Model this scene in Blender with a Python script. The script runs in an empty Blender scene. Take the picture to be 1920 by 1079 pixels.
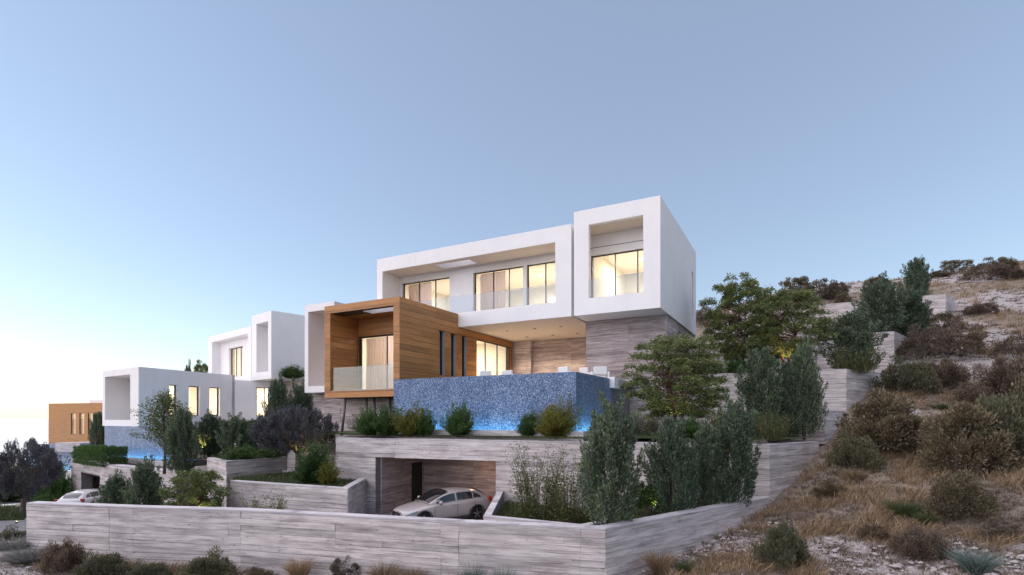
import bpy, bmesh, math, random
import numpy as np
from mathutils import Vector, Matrix, noise

R = math.radians
SC = bpy.context.scene
COL = SC.collection
random.seed(7)
# ------------------------------------------------------------------ camera
YAW = R(28.3)
cam_d = bpy.data.cameras.new('camera'); cam = bpy.data.objects.new('camera', cam_d); COL.objects.link(cam)
cam.location = (0, 0, 0); cam.rotation_euler = (R(90), 0, YAW)
cam_d.sensor_width = 36; cam_d.lens = 18.75; cam_d.shift_y = 0.1268
cam_d.clip_start = 0.1; cam_d.clip_end = 60000
SC.camera = cam
# ------------------------------------------------------------------ sky, sun, exposure
SUN_EL, SUN_AZ = R(20.0), R(111.0)          # azimuth counted from +Y towards -X
wd = bpy.data.worlds.new('World'); SC.world = wd; wd.use_nodes = True
nt = wd.node_tree; bg = nt.nodes['Background']
sky = nt.nodes.new('ShaderNodeTexSky'); sky.sky_type = 'NISHITA'; sky.sun_disc = False
sky.sun_elevation = SUN_EL; sky.sun_rotation = -SUN_AZ
sky.altitude = 100; sky.air_density = 1.0; sky.dust_density = 0.3; sky.ozone_density = 1.0
veil = nt.nodes.new('ShaderNodeMix'); veil.data_type = 'RGBA'; veil.inputs[0].default_value = 0.34      # even high dusk haze over the whole sky
veil.inputs[7].default_value = (3.05, 3.5, 4.6, 1)
nt.links.new(sky.outputs[0], veil.inputs[6]); nt.links.new(veil.outputs[2], bg.inputs['Color'])
bg.inputs['Strength'].default_value = 0.077
sun_d = bpy.data.lights.new('sun', 'SUN'); sun = bpy.data.objects.new('sun', sun_d); COL.objects.link(sun)
sun_d.energy = 1.85; sun_d.angle = R(175); sun_d.color = (1.0, 0.86, 0.84)
sd = Vector((-math.sin(SUN_AZ) * math.cos(SUN_EL), math.cos(SUN_AZ) * math.cos(SUN_EL), math.sin(SUN_EL)))
sun.rotation_euler = sd.to_track_quat('Z', 'Y').to_euler()
SC.view_settings.view_transform = 'Standard'; SC.view_settings.look = 'None'
SC.view_settings.exposure = 1.35; SC.view_settings.gamma = 1.0
SC.render.engine = 'CYCLES'
SC.cycles.use_denoising = True
SC.cycles.max_bounces = 8; SC.cycles.transparent_max_bounces = 12
SC.cycles.sample_clamp_indirect = 6
SC.cycles.caustics_reflective = False; SC.cycles.caustics_refractive = False

# ------------------------------------------------------------------ materials
M = {}
def new_mat(name):
    m = bpy.data.materials.new(name); m.use_nodes = True; n = m.node_tree
    b = n.nodes['Principled BSDF']; M[name] = m
    return m, n, b
def nd(n, t, **kw):
    x = n.nodes.new(t)
    for k, v in kw.items():
        if k.startswith('_'): setattr(x, k[1:], v)
        else: x.inputs[k.replace('__', ' ')].default_value = v
    return x
def ramp(n, stops):
    r = n.nodes.new('ShaderNodeValToRGB'); e = r.color_ramp.elements
    while len(e) < len(stops): e.new(0.5)
    for i, (p, c) in enumerate(stops):
        e[i].position = p; e[i].color = (*c, 1) if len(c) == 3 else c
    return r
def pos_noise(n, scale, detail=5, rough=0.6, sc=(1, 1, 1)):
    g = n.nodes.new('ShaderNodeNewGeometry'); mp = n.nodes.new('ShaderNodeMapping')
    mp.inputs['Scale'].default_value = sc
    n.links.new(g.outputs['Position'], mp.inputs['Vector'])
    t = nd(n, 'ShaderNodeTexNoise', Scale=scale, Detail=detail, Roughness=rough)
    n.links.new(mp.outputs[0], t.inputs['Vector'])
    return t
def mixc(n, a, b, fac, mode='MIX'):
    x = n.nodes.new('ShaderNodeMix'); x.data_type = 'RGBA'; x.blend_type = mode
    for s, v in ((6, a), (7, b), (0, fac)):
        if isinstance(v, (int, float)): x.inputs[s].default_value = v
        elif isinstance(v, tuple): x.inputs[s].default_value = (*v, 1)
        else: n.links.new(v, x.inputs[s])
    return x.outputs[2]
def bump(n, b, h, strength, dist):
    x = nd(n, 'ShaderNodeBump', Strength=strength, Distance=dist)
    n.links.new(h, x.inputs['Height']); n.links.new(x.outputs[0], b.inputs['Normal'])

def m_concrete(name, base, dark, rnd=0.25):
    m, n, b = new_mat(name)
    st = pos_noise(n, 1.0, 8, 0.66, (0.9, 0.9, 11))
    rp = ramp(n, [(0.30, dark), (0.46, tuple(0.5 * (x + y) for x, y in zip(base, dark))), (0.58, base), (0.8, tuple(min(1, x * 1.1) for x in base))])
    n.links.new(st.outputs['Fac'], rp.inputs[0])
    bl = pos_noise(n, 0.8, 6, 0.65, (1, 1, 2.2))
    r2 = ramp(n, [(0.34, (0.66, 0.64, 0.66)), (0.52, (1, 1, 1))]); n.links.new(bl.outputs['Fac'], r2.inputs[0])
    c = mixc(n, rp.outputs[0], r2.outputs[0], 0.7, 'MULTIPLY')
    kn = pos_noise(n, 5.0, 3, 0.5, (1, 1, 3))                       # knots and blow-holes
    r3 = ramp(n, [(0.27, (0.35, 0.33, 0.34)), (0.33, (1, 1, 1))]); n.links.new(kn.outputs['Fac'], r3.inputs[0])
    c = mixc(n, c, r3.outputs[0], 0.8, 'MULTIPLY')
    ln = pos_noise(n, 1.0, 4, 0.55, (0.55, 0.55, 26)); r5 = ramp(n, [(0.33, (0.42, 0.39, 0.40)), (0.41, (1, 1, 1))]); n.links.new(ln.outputs['Fac'], r5.inputs[0])
    c = mixc(n, c, r5.outputs[0], 0.75, 'MULTIPLY')
    oi = n.nodes.new('ShaderNodeObjectInfo')
    r4 = ramp(n, [(0, (1 - rnd,) * 3), (0.25, (1 - rnd * 0.4,) * 3), (1, (1.04,) * 3)]); n.links.new(oi.outputs['Random'], r4.inputs[0])
    c = mixc(n, c, r4.outputs[0], 1.0, 'MULTIPLY')
    n.links.new(c, b.inputs['Base Color']); b.inputs['Roughness'].default_value = 0.85
    bump(n, b, st.outputs['Fac'], 0.5, 0.02)
m_concrete('board', (0.67, 0.61, 0.60), (0.38, 0.335, 0.335), 0.26)
m_concrete('board_core', (0.27, 0.245, 0.255), (0.17, 0.15, 0.16), 0.1)
m_concrete('stone_board', (0.60, 0.505, 0.50), (0.29, 0.235, 0.24), 0.34)
m_concrete('coping', (0.56, 0.53, 0.55), (0.40, 0.375, 0.40), 0.1)

def m_plain(name, col, rough=0.6, metal=0.0, var=0.08, scale=2.0, bmp=0.0, coat=0.0):
    m, n, b = new_mat(name)
    if var:
        t = pos_noise(n, scale, 6, 0.6)
        r = ramp(n, [(0.3, tuple(x * (1 - var) for x in col)), (0.7, tuple(min(1, x * (1 + var)) for x in col))])
        n.links.new(t.outputs['Fac'], r.inputs[0]); n.links.new(r.outputs[0], b.inputs['Base Color'])
        if bmp: bump(n, b, t.outputs['Fac'], 0.4, bmp)
    else: b.inputs['Base Color'].default_value = (*col, 1)
    b.inputs['Roughness'].default_value = rough; b.inputs['Metallic'].default_value = metal
    if coat: b.inputs['Coat Weight'].default_value = coat; b.inputs['Coat Roughness'].default_value = 0.05
    return m
def m_render():                                                    # white render: faint trowel cloud and a few rain streaks
    m, n, b = new_mat('white_render')
    t = pos_noise(n, 0.7, 7, 0.6); s = pos_noise(n, 2.2, 4, 0.5, (1.6, 1.6, 0.12))
    r = ramp(n, [(0.3, (0.80, 0.775, 0.78)), (0.7, (0.86, 0.835, 0.835))]); n.links.new(t.outputs['Fac'], r.inputs[0])
    r2 = ramp(n, [(0.3, (0.965, 0.96, 0.955)), (0.5, (1, 1, 1))]); n.links.new(s.outputs['Fac'], r2.inputs[0])
    n.links.new(mixc(n, r.outputs[0], r2.outputs[0], 0.7, 'MULTIPLY'), b.inputs['Base Color'])
    b.inputs['Roughness'].default_value = 0.8
    f = pos_noise(n, 60, 3, 0.6); bump(n, b, f.outputs['Fac'], 0.25, 0.004)
m_render()
def m_wood(name, c1, c2, c3):
    m, n, b = new_mat(name)
    t = pos_noise(n, 1.0, 8, 0.62, (0.8, 0.8, 16)); oi = n.nodes.new('ShaderNodeObjectInfo')
    r = ramp(n, [(0.28, c1), (0.5, c2), (0.72, c3)]); n.links.new(t.outputs['Fac'], r.inputs[0])
    r4 = ramp(n, [(0, (0.68,) * 3), (1, (1.06,) * 3)]); n.links.new(oi.outputs['Random'], r4.inputs[0])
    n.links.new(mixc(n, r.outputs[0], r4.outputs[0], 1.0, 'MULTIPLY'), b.inputs['Base Color'])
    b.inputs['Roughness'].default_value = 0.55; bump(n, b, t.outputs['Fac'], 0.3, 0.006)
m_wood('timber', (0.33, 0.135, 0.04), (0.43, 0.19, 0.058), (0.51, 0.245, 0.088))
m_plain('timber_core', (0.035, 0.018, 0.01), 0.8)
m_plain('dark_metal', (0.035, 0.032, 0.035), 0.45, 0.0, 0.1)
m_plain('reveal_grey', (0.34, 0.31, 0.33), 0.6, 0, 0.1)
m_plain('column_metal', (0.13, 0.115, 0.12), 0.5, 0.2, 0.1)
m_plain('room_cream', (0.80, 0.755, 0.67), 0.8, 0, 0.03)
m_plain('soffit', (0.66, 0.56, 0.475), 0.8, 0, 0.03)
m_plain('paving', (0.42, 0.39, 0.38), 0.7, 0, 0.1)
m_plain('white_fabric', (0.78, 0.76, 0.76), 0.85, 0, 0.05, 6)
m_plain('asphalt', (0.13, 0.13, 0.145), 0.85, 0, 0.2, 3, 0.01)
m_plain('drive', (0.24, 0.235, 0.25), 0.8, 0, 0.14, 1.5, 0.01)
m_plain('soil', (0.07, 0.055, 0.04), 0.95, 0, 0.35, 4, 0.03)
m_plain('lawn', (0.062, 0.085, 0.03), 0.95, 0, 0.35, 6, 0.03)
m_plain('bark', (0.13, 0.095, 0.075), 0.9, 0, 0.4, 9, 0.03)
m_plain('red_bark', (0.12, 0.06, 0.05), 0.9, 0, 0.4, 9, 0.03)
m_plain('sea', (0.10, 0.13, 0.16), 0.3, 0, 0.0)
m_plain('rubber', (0.012, 0.012, 0.013), 0.75, 0, 0)
m_plain('rim', (0.42, 0.42, 0.44), 0.28, 1.0, 0)
m_plain('chrome', (0.7, 0.7, 0.72), 0.12, 1.0, 0)
m_plain('black_plastic', (0.02, 0.02, 0.022), 0.5, 0, 0)
m_plain('car_glass', (0.012, 0.013, 0.016), 0.04, 0, 0, coat=1.0)
m_plain('car_beige', (0.40, 0.355, 0.34), 0.38, 0.12, 0, coat=0.8)
m_plain('car_white', (0.72, 0.71, 0.72), 0.35, 0, 0, coat=1.0)
m_plain('lamp_glass', (0.34, 0.35, 0.38), 0.12, 0.2, 0, coat=1.0)
m_plain('tail_red', (0.35, 0.015, 0.015), 0.15, 0, 0, coat=1.0)
m_plain('seat_grey', (0.2, 0.19, 0.2), 0.8, 0, 0)
m_plain('stone_rubble', (0.36, 0.325, 0.315), 0.9, 0, 0.25, 5, 0.02)

def m_glass(name, tint, refl):
    m = bpy.data.materials.new(name); m.use_nodes = True; n = m.node_tree; n.nodes.clear(); M[name] = m
    o = n.nodes.new('ShaderNodeOutputMaterial'); mx = n.nodes.new('ShaderNodeMixShader')
    tr = nd(n, 'ShaderNodeBsdfTransparent'); tr.inputs[0].default_value = (*tint, 1)
    gl = nd(n, 'ShaderNodeBsdfGlossy', Roughness=0.02)
    lw = nd(n, 'ShaderNodeLayerWeight', Blend=0.5); pw = n.nodes.new('ShaderNodeMath'); pw.operation = 'POWER'; pw.inputs[1].default_value = 5.0
    n.links.new(lw.outputs['Facing'], pw.inputs[0])
    ad = n.nodes.new('ShaderNodeMath'); ad.operation = 'MULTIPLY_ADD'; ad.use_clamp = True; ad.inputs[1].default_value = 0.9
    ad.inputs[2].default_value = refl; n.links.new(pw.outputs[0], ad.inputs[0])
    n.links.new(ad.outputs[0], mx.inputs[0]); n.links.new(tr.outputs[0], mx.inputs[1]); n.links.new(gl.outputs[0], mx.inputs[2])
    n.links.new(mx.outputs[0], o.inputs['Surface'])
m_glass('pane', (0.96, 0.95, 0.93), 0.035)
m_glass('balustrade_glass', (0.80, 0.84, 0.88), 0.07)
def m_emit(name, col, st):
    m, n, b = new_mat(name); b.inputs['Base Color'].default_value = (*col, 1)
    b.inputs['Emission Color'].default_value = (*col, 1); b.inputs['Emission Strength'].default_value = st
m_emit('lamp_warm', (1.0, 0.88, 0.70), 2.0)
m_emit('lamp_pool', (0.3, 0.78, 1.0), 2.0)
m_emit('lamp_spot', (1.0, 0.9, 0.45), 1.2)
def m_curtain():
    m = bpy.data.materials.new('curtain'); m.use_nodes = True; n = m.node_tree; n.nodes.clear(); M['curtain'] = m
    o = n.nodes.new('ShaderNodeOutputMaterial'); mx = n.nodes.new('ShaderNodeMixShader'); mx.inputs[0].default_value = 0.5
    a = nd(n, 'ShaderNodeBsdfDiffuse'); a.inputs[0].default_value = (0.50, 0.405, 0.385, 1)
    t = nd(n, 'ShaderNodeBsdfTranslucent'); t.inputs[0].default_value = (0.50, 0.405, 0.385, 1)
    n.links.new(a.outputs[0], mx.inputs[1]); n.links.new(t.outputs[0], mx.inputs[2]); n.links.new(mx.outputs[0], o.inputs['Surface'])
m_curtain()
def m_mosaic():
    m, n, b = new_mat('mosaic')
    g = n.nodes.new('ShaderNodeNewGeometry')
    v = nd(n, 'ShaderNodeTexVoronoi', Scale=30.0); v.inputs['Randomness'].default_value = 0.75
    n.links.new(g.outputs['Position'], v.inputs['Vector'])
    sp = n.nodes.new('ShaderNodeSeparateColor'); n.links.new(v.outputs['Color'], sp.inputs[0])
    r = ramp(n, [(0.0, (0.025, 0.055, 0.13)), (0.35, (0.07, 0.13, 0.26)), (0.65, (0.135, 0.205, 0.35)), (0.9, (0.26, 0.33, 0.46)), (1.0, (0.44, 0.49, 0.58))])
    n.links.new(sp.outputs[0], r.inputs[0])
    s = pos_noise(n, 1.2, 4, 0.6, (1.5, 1.5, 0.2)); r2 = ramp(n, [(0.35, (0.8, 0.82, 0.85)), (0.65, (1.15, 1.12, 1.1))]); n.links.new(s.outputs['Fac'], r2.inputs[0])
    n.links.new(mixc(n, r.outputs[0], r2.outputs[0], 1.0, 'MULTIPLY'), b.inputs['Base Color'])
    b.inputs['Roughness'].default_value = 0.42; b.inputs['Specular IOR Level'].default_value = 0.22
    bump(n, b, sp.outputs[1], 0.5, 0.02)
m_mosaic()
def m_water():
    m, n, b = new_mat('water'); b.inputs['Base Color'].default_value = (0.10, 0.30, 0.42, 1); b.inputs['Roughness'].default_value = 0.04
    t = pos_noise(n, 4, 3, 0.5); bump(n, b, t.outputs['Fac'], 0.15, 0.02)
m_water()
def m_leaf(name, stops, trans=0.25, rough=0.55):
    m = bpy.data.materials.new(name); m.use_nodes = True; n = m.node_tree; b = n.nodes['Principled BSDF']; M[name] = m
    g = n.nodes.new('ShaderNodeNewGeometry'); r = ramp(n, stops); n.links.new(g.outputs['Random Per Island'], r.inputs[0])
    oi = n.nodes.new('ShaderNodeObjectInfo'); r2 = ramp(n, [(0, (0.8, 0.84, 0.86)), (1, (1.15, 1.1, 1.05))]); n.links.new(oi.outputs['Random'], r2.inputs[0])
    c = mixc(n, r.outputs[0], r2.outputs[0], 1.0, 'MULTIPLY')
    n.links.new(c, b.inputs['Base Color']); b.inputs['Roughness'].default_value = rough; b.inputs['Specular IOR Level'].default_value = 0.3
    t = n.nodes.new('ShaderNodeBsdfTranslucent'); n.links.new(c, t.inputs[0])
    mx = n.nodes.new('ShaderNodeMixShader'); mx.inputs[0].default_value = trans
    o = n.nodes['Material Output']; n.links.new(b.outputs[0], mx.inputs[1]); n.links.new(t.outputs[0], mx.inputs[2]); n.links.new(mx.outputs[0], o.inputs['Surface'])
m_leaf('leaf_upright', [(0, (0.055, 0.082, 0.061)), (0.5, (0.109, 0.159, 0.108)), (0.85, (0.191, 0.243, 0.158)), (1, (0.299, 0.314, 0.158))])
m_leaf('leaf_layered', [(0, (0.066, 0.094, 0.043)), (0.5, (0.142, 0.197, 0.072)), (0.9, (0.265, 0.288, 0.101)), (1, (0.431, 0.349, 0.101))])
m_leaf('leaf_scrub', [(0, (0.080, 0.065, 0.049)), (0.5, (0.159, 0.131, 0.084)), (0.85, (0.240, 0.200, 0.119)), (1, (0.320, 0.254, 0.167))])
m_leaf('leaf_scrub_green', [(0, (0.073, 0.074, 0.050)), (0.5, (0.139, 0.140, 0.086)), (0.9, (0.211, 0.203, 0.118)), (1, (0.293, 0.250, 0.156))])
m_leaf('leaf_scrub_brown', [(0, (0.079, 0.059, 0.054)), (0.5, (0.173, 0.128, 0.099)), (0.9, (0.252, 0.198, 0.143)), (1, (0.315, 0.264, 0.190))])
m_leaf('leaf_olive', [(0, (0.057, 0.055, 0.069)), (0.5, (0.121, 0.116, 0.132)), (1, (0.218, 0.209, 0.224))])
m_leaf('leaf_bush', [(0, (0.030, 0.066, 0.018)), (0.5, (0.060, 0.126, 0.036)), (1, (0.120, 0.204, 0.060))])
m_leaf('leaf_gold', [(0, (0.08, 0.09, 0.015)), (0.5, (0.17, 0.17, 0.03)), (1, (0.30, 0.27, 0.06))])
m_leaf('leaf_wisp', [(0, (0.06, 0.075, 0.03)), (0.5, (0.12, 0.13, 0.05)), (1, (0.24, 0.23, 0.10))])
m_leaf('leaf_tree', [(0, (0.042, 0.070, 0.028)), (0.6, (0.098, 0.140, 0.049)), (1, (0.210, 0.224, 0.084))])
m_leaf('straw', [(0, (0.140, 0.098, 0.065)), (0.4, (0.265, 0.183, 0.115)), (0.8, (0.389, 0.275, 0.165)), (1, (0.585, 0.433, 0.274))], 0.2, 0.7)
m_leaf('heath', [(0, (0.127, 0.099, 0.085)), (0.5, (0.219, 0.169, 0.132)), (1, (0.328, 0.254, 0.189))], 0.15, 0.8)
m_leaf('blue_grass', [(0, (0.07, 0.10, 0.09)), (0.5, (0.14, 0.19, 0.17)), (1, (0.28, 0.33, 0.30))], 0.2, 0.6)
m_leaf('green_grass', [(0, (0.035, 0.055, 0.02)), (0.5, (0.07, 0.10, 0.04)), (1, (0.13, 0.15, 0.06))], 0.2, 0.6)
m_leaf('grey_grass', [(0, (0.12, 0.12, 0.11)), (0.5, (0.22, 0.22, 0.21)), (1, (0.34, 0.33, 0.31))], 0.2, 0.6)
def m_terrain():
    m, n, b = new_mat('hill_soil')
    at = n.nodes.new('ShaderNodeAttribute'); at.attribute_name = 'rock'
    f = pos_noise(n, 1.6, 9, 0.7); f2 = pos_noise(n, 9, 6, 0.65)
    md = n.nodes.new('ShaderNodeMath'); md.operation = 'MULTIPLY_ADD'; md.inputs[1].default_value = 0.9; md.inputs[2].default_value = -0.45
    n.links.new(f.outputs['Fac'], md.inputs[0])
    ad = n.nodes.new('ShaderNodeMath'); ad.operation = 'ADD'; n.links.new(at.outputs['Fac'], ad.inputs[0]); n.links.new(md.outputs[0], ad.inputs[1])
    rk = ramp(n, [(0.42, (0, 0, 0)), (0.56, (1, 1, 1))]); n.links.new(ad.outputs[0], rk.inputs[0])
    so = ramp(n, [(0.3, (0.13, 0.10, 0.075)), (0.5, (0.22, 0.175, 0.135)), (0.7, (0.33, 0.275, 0.225))]); n.links.new(f2.outputs['Fac'], so.inputs[0])
    ro = ramp(n, [(0.3, (0.18, 0.15, 0.14)), (0.48, (0.36, 0.325, 0.315)), (0.7, (0.50, 0.46, 0.45))]); n.links.new(f2.outputs['Fac'], ro.inputs[0])
    n.links.new(mixc(n, so.outputs[0], ro.outputs[0], rk.outputs[0]), b.inputs['Base Color'])
    b.inputs['Roughness'].default_value = 0.95; bump(n, b, f2.outputs['Fac'], 0.8, 0.12)
m_terrain()

# ------------------------------------------------------------------ mesh helpers
def tag(o, label=None, cat=None, group=None, kind=None):
    if label: o['label'] = label
    if cat: o['category'] = cat
    if group: o['group'] = group
    if kind: o['kind'] = kind
    return o
def empty(name, loc=(0, 0, 0), rz=0.0, parent=None):
    o = bpy.data.objects.new(name, None); o.location = loc; o.rotation_euler = (0, 0, rz); o.empty_display_size = 0.2
    COL.objects.link(o)
    if parent: o.parent = parent
    return o
def obj(name, me, parent=None, loc=None, rz=0.0, scale=None):
    o = bpy.data.objects.new(name, me); COL.objects.link(o)
    if loc is not None: o.location = loc
    if rz: o.rotation_euler = (0, 0, rz)
    if scale is not None: o.scale = scale
    if parent: o.parent = parent
    return o
class MB:
    def __init__(s, T=None): s.v = []; s.f = []; s.T = T
    def add(s, vs, fs):
        b = len(s.v)
        if s.T is not None: vs = [tuple(s.T @ Vector(p)) for p in vs]
        s.v += [tuple(p) for p in vs]; s.f += [tuple(i + b for i in f) for f in fs]; return s
    def box(s, x0, x1, y0, y1, z0, z1):
        return s.add([(x0, y0, z0), (x1, y0, z0), (x1, y1, z0), (x0, y1, z0), (x0, y0, z1), (x1, y0, z1), (x1, y1, z1), (x0, y1, z1)],
                     [(0, 3, 2, 1), (4, 5, 6, 7), (0, 1, 5, 4), (1, 2, 6, 5), (2, 3, 7, 6), (3, 0, 4, 7)])
    def prism(s, poly, z0, z1):
        a = sum(poly[i][0] * poly[(i + 1) % len(poly)][1] - poly[(i + 1) % len(poly)][0] * poly[i][1] for i in range(len(poly)))
        if a < 0: poly = poly[::-1]
        n = len(poly); zz0 = z0 if isinstance(z0, (list, tuple)) else [z0] * n; zz1 = z1 if isinstance(z1, (list, tuple)) else [z1] * n
        return s.add([(p[0], p[1], zz0[i]) for i, p in enumerate(poly)] + [(p[0], p[1], zz1[i]) for i, p in enumerate(poly)],
                     [tuple(range(n))[::-1], tuple(range(n, 2 * n))] + [(i, (i + 1) % n, n + (i + 1) % n, n + i) for i in range(n)])
    def tube(s, path, n=6):
        rings = []; fs = []
        for k, (p, r) in enumerate(path):
            p = Vector(p); a = Vector(path[max(k - 1, 0)][0]); c = Vector(path[min(k + 1, len(path) - 1)][0])
            d = (c - a).normalized() if (c - a).length > 1e-6 else Vector((0, 0, 1))
            u = d.orthogonal().normalized() if abs(d.z) < 0.9 else (Vector((1, 0, 0)) - d * d.x).normalized(); w = d.cross(u)
            rings += [tuple(p + u * (r * math.cos(2 * math.pi * j / n)) + w * (r * math.sin(2 * math.pi * j / n))) for j in range(n)]
        for k in range(len(path) - 1):
            for j in range(n): fs.append((k * n + j, k * n + (j + 1) % n, (k + 1) * n + (j + 1) % n, (k + 1) * n + j))
        fs.append(tuple(range(n))[::-1]); e = (len(path) - 1) * n; fs.append(tuple(range(e, e + n)))
        return s.add(rings, fs)
    def lathe(s, prof, n=20, axis='z', c=(0, 0, 0)):
        vs = []; fs = []; m = len(prof)
        for j in range(n):
            a = 2 * math.pi * j / n
            for (r, h) in prof:
                p = (r * math.cos(a), r * math.sin(a), h) if axis == 'z' else (r * math.cos(a), h, r * math.sin(a)) if axis == 'y' else (h, r * math.cos(a), r * math.sin(a))
                vs.append((p[0] + c[0], p[1] + c[1], p[2] + c[2]))
        for j in range(n):
            for k in range(m - 1): fs.append((j * m + k, ((j + 1) % n) * m + k, ((j + 1) % n) * m + k + 1, j * m + k + 1))
        return s.add(vs, fs)
    def mesh(s, name, mat, smooth=False):
        me = bpy.data.meshes.new(name); me.from_pydata(s.v, [], s.f); me.materials.append(M[mat])
        if smooth: me.polygons.foreach_set('use_smooth', [True] * len(me.polygons))
        me.update(); return me
    def build(s, name, mat, parent=None, smooth=False, bevel=0.0):
        o = obj(name, s.mesh(name, mat, smooth), parent)
        if bevel:
            b = o.modifiers.new('edge', 'BEVEL'); b.width = bevel; b.segments = 2; b.limit_method = 'ANGLE'
        return o
UNIT = {}
def unit(mat):                                                      # a slightly chamfered unit block shared by alike pieces
    if mat not in UNIT:
        me = MB().box(-.5, .5, -.5, .5, -.5, .5).mesh('block', mat); UNIT[mat] = me
    return UNIT[mat]
def piece(name, parent, mat, c, size, rz=0.0):
    return obj(name, unit(mat), parent, c, rz, size)
def frame2(p0, p1):
    p0 = Vector((p0[0], p0[1], 0)); d = Vector((p1[0], p1[1], 0)) - p0
    a = math.atan2(d.y, d.x); return Matrix.Translation(p0) @ Matrix.Rotation(a, 4, 'Z'), d.length, a
def spans(a0, a1, cuts):
    out = []; a = a0
    for c0, c1 in sorted(cuts):
        if c1 <= a0 or c0 >= a1: continue
        if c0 > a: out.append((a, min(c0, a1)))
        a = max(a, c1)
    if a < a1: out.append((a, a1))
    return [q for q in out if q[1] - q[0] > 0.02]
def wall_run(mb, p0, p1, thick, z0, z1, openings=()):               # straight wall with real openings, thickness to the left of p0->p1
    T, L, a = frame2(p0, p1); keep = mb.T; mb.T = T if keep is None else keep @ T
    us = sorted({0.0, L} | {o[0] for o in openings} | {o[1] for o in openings})
    for u0, u1 in zip(us[:-1], us[1:]):
        um = 0.5 * (u0 + u1); ops = [(o[2], o[3]) for o in openings if o[0] < um < o[1]]
        for za, zb in spans(z0, z1, ops): mb.box(u0, u1, 0, thick, za, zb)
    mb.T = keep; return mb

def boards(parent, p0, p1, ztop, zbot, pitch, mat='board', openings=(), maxlen=3.4, seed=0, proud=0.012, off=Vector((0, 0, 0))):
    """rows of cast board faces on the right-hand side of p0->p1; zbot may be a pair (start, end)"""
    rg = random.Random(seed); T, L, a = frame2(p0, p1)
    zb0, zb1 = zbot if isinstance(zbot, tuple) else (zbot, zbot); z = ztop; joints = None
    while z - 0.03 > min(zb0, zb1):
        h = pitch * rg.uniform(0.86, 1.14); za = max(z - h, min(zb0, zb1)); zm = 0.5 * (z + za)
        u0, u1 = 0.0, L
        if zb0 != zb1 and zm < max(zb0, zb1):
            uc = L * (zm - zb0) / (zb1 - zb0)
            if zb0 < zb1: u1 = min(L, uc + 0.5)
            else: u0 = max(0, uc - 0.5)
        for sa, sb in spans(u0, u1, [(o[0], o[1]) for o in openings if o[2] < zm < o[3]]):
            cuts = [sa] + [q for q in (k * maxlen for k in range(1, 40)) if sa + 0.4 < q < sb - 0.4] + [sb]
            if rg.random() < 0.22 and sb - sa > 2: cuts = sorted(cuts + [rg.uniform(sa + 0.6, sb - 0.6)])   # a few short boards inside the formwork panels
            for ua, ub in zip(cuts[:-1], cuts[1:]):
                pr = proud + rg.uniform(-0.011, 0.016); th = 0.05
                c = T @ Vector(((ua + ub) / 2, -pr + th / 2, zm)) - off
                piece('board', parent, mat, c, (ub - ua - 0.004, th, z - za - rg.choice((0.003, 0.006, 0.012, 0.02))), a + rg.uniform(-0.0006, 0.0006))
        z = za
def board_wall(name, label, pts, ztop, zbot, thick=0.35, pitch=0.2, mat='board', core='board_core', group=None, first=0, last=None, cat='wall', openings={}, cap=True, seed=1, maxlen=3.4):
    """retaining wall along a polyline: a core, a coping and cast board faces on segments first..last"""
    root = empty(name, (pts[0][0], pts[0][1], min(zbot) if isinstance(zbot, (list, tuple)) else zbot)); tag(root, label, cat, group)
    inv = Matrix.Translation(-root.location)
    n = len(pts); zb = list(zbot) if isinstance(zbot, (list, tuple)) else [zbot] * n
    offs = []
    for i in range(n):
        d0 = Vector(pts[i]) - Vector(pts[max(i - 1, 0)]); d1 = Vector(pts[min(i + 1, n - 1)]) - Vector(pts[i])
        d0 = d0 if d0.length > 0 else d1; d1 = d1 if d1.length > 0 else d0
        d0.normalize(); d1.normalize(); n0 = Vector((-d0.y, d0.x)); n1 = Vector((-d1.y, d1.x)); b = (n0 + n1); b.normalize()
        offs.append(b / max(0.4, b.dot(n1)))
    mb = MB(inv); cp = MB(inv)
    for i in range(n - 1):
        a, b = Vector(pts[i]), Vector(pts[i + 1]); ops = openings.get(i, [])
        zl = min(zb[i], zb[i + 1])
        if ops: wall_run(mb, pts[i], pts[i + 1], thick, zl, ztop - 0.05, ops)
        else: mb.prism([a, b, b + offs[i + 1] * thick, a + offs[i] * thick], zl, ztop - 0.05)
        if cap: cp.prism([a - offs[i] * 0.012, b - offs[i + 1] * 0.012, b + offs[i + 1] * (thick + 0.012), a + offs[i] * (thick + 0.012)], ztop - 0.05, ztop)
    mb.build('core', core, root)
    if cap: cp.build('coping', 'coping', root)
    last = n - 2 if last is None else last
    for i in range(first, last + 1):
        boards(root, pts[i], pts[i + 1], ztop - (0.056 if cap else 0), (zb[i], zb[i + 1]) if zb[i] != zb[i + 1] else zb[i], pitch, mat, openings.get(i, []), maxlen, seed * 31 + i, off=root.location)
    return root

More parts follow.
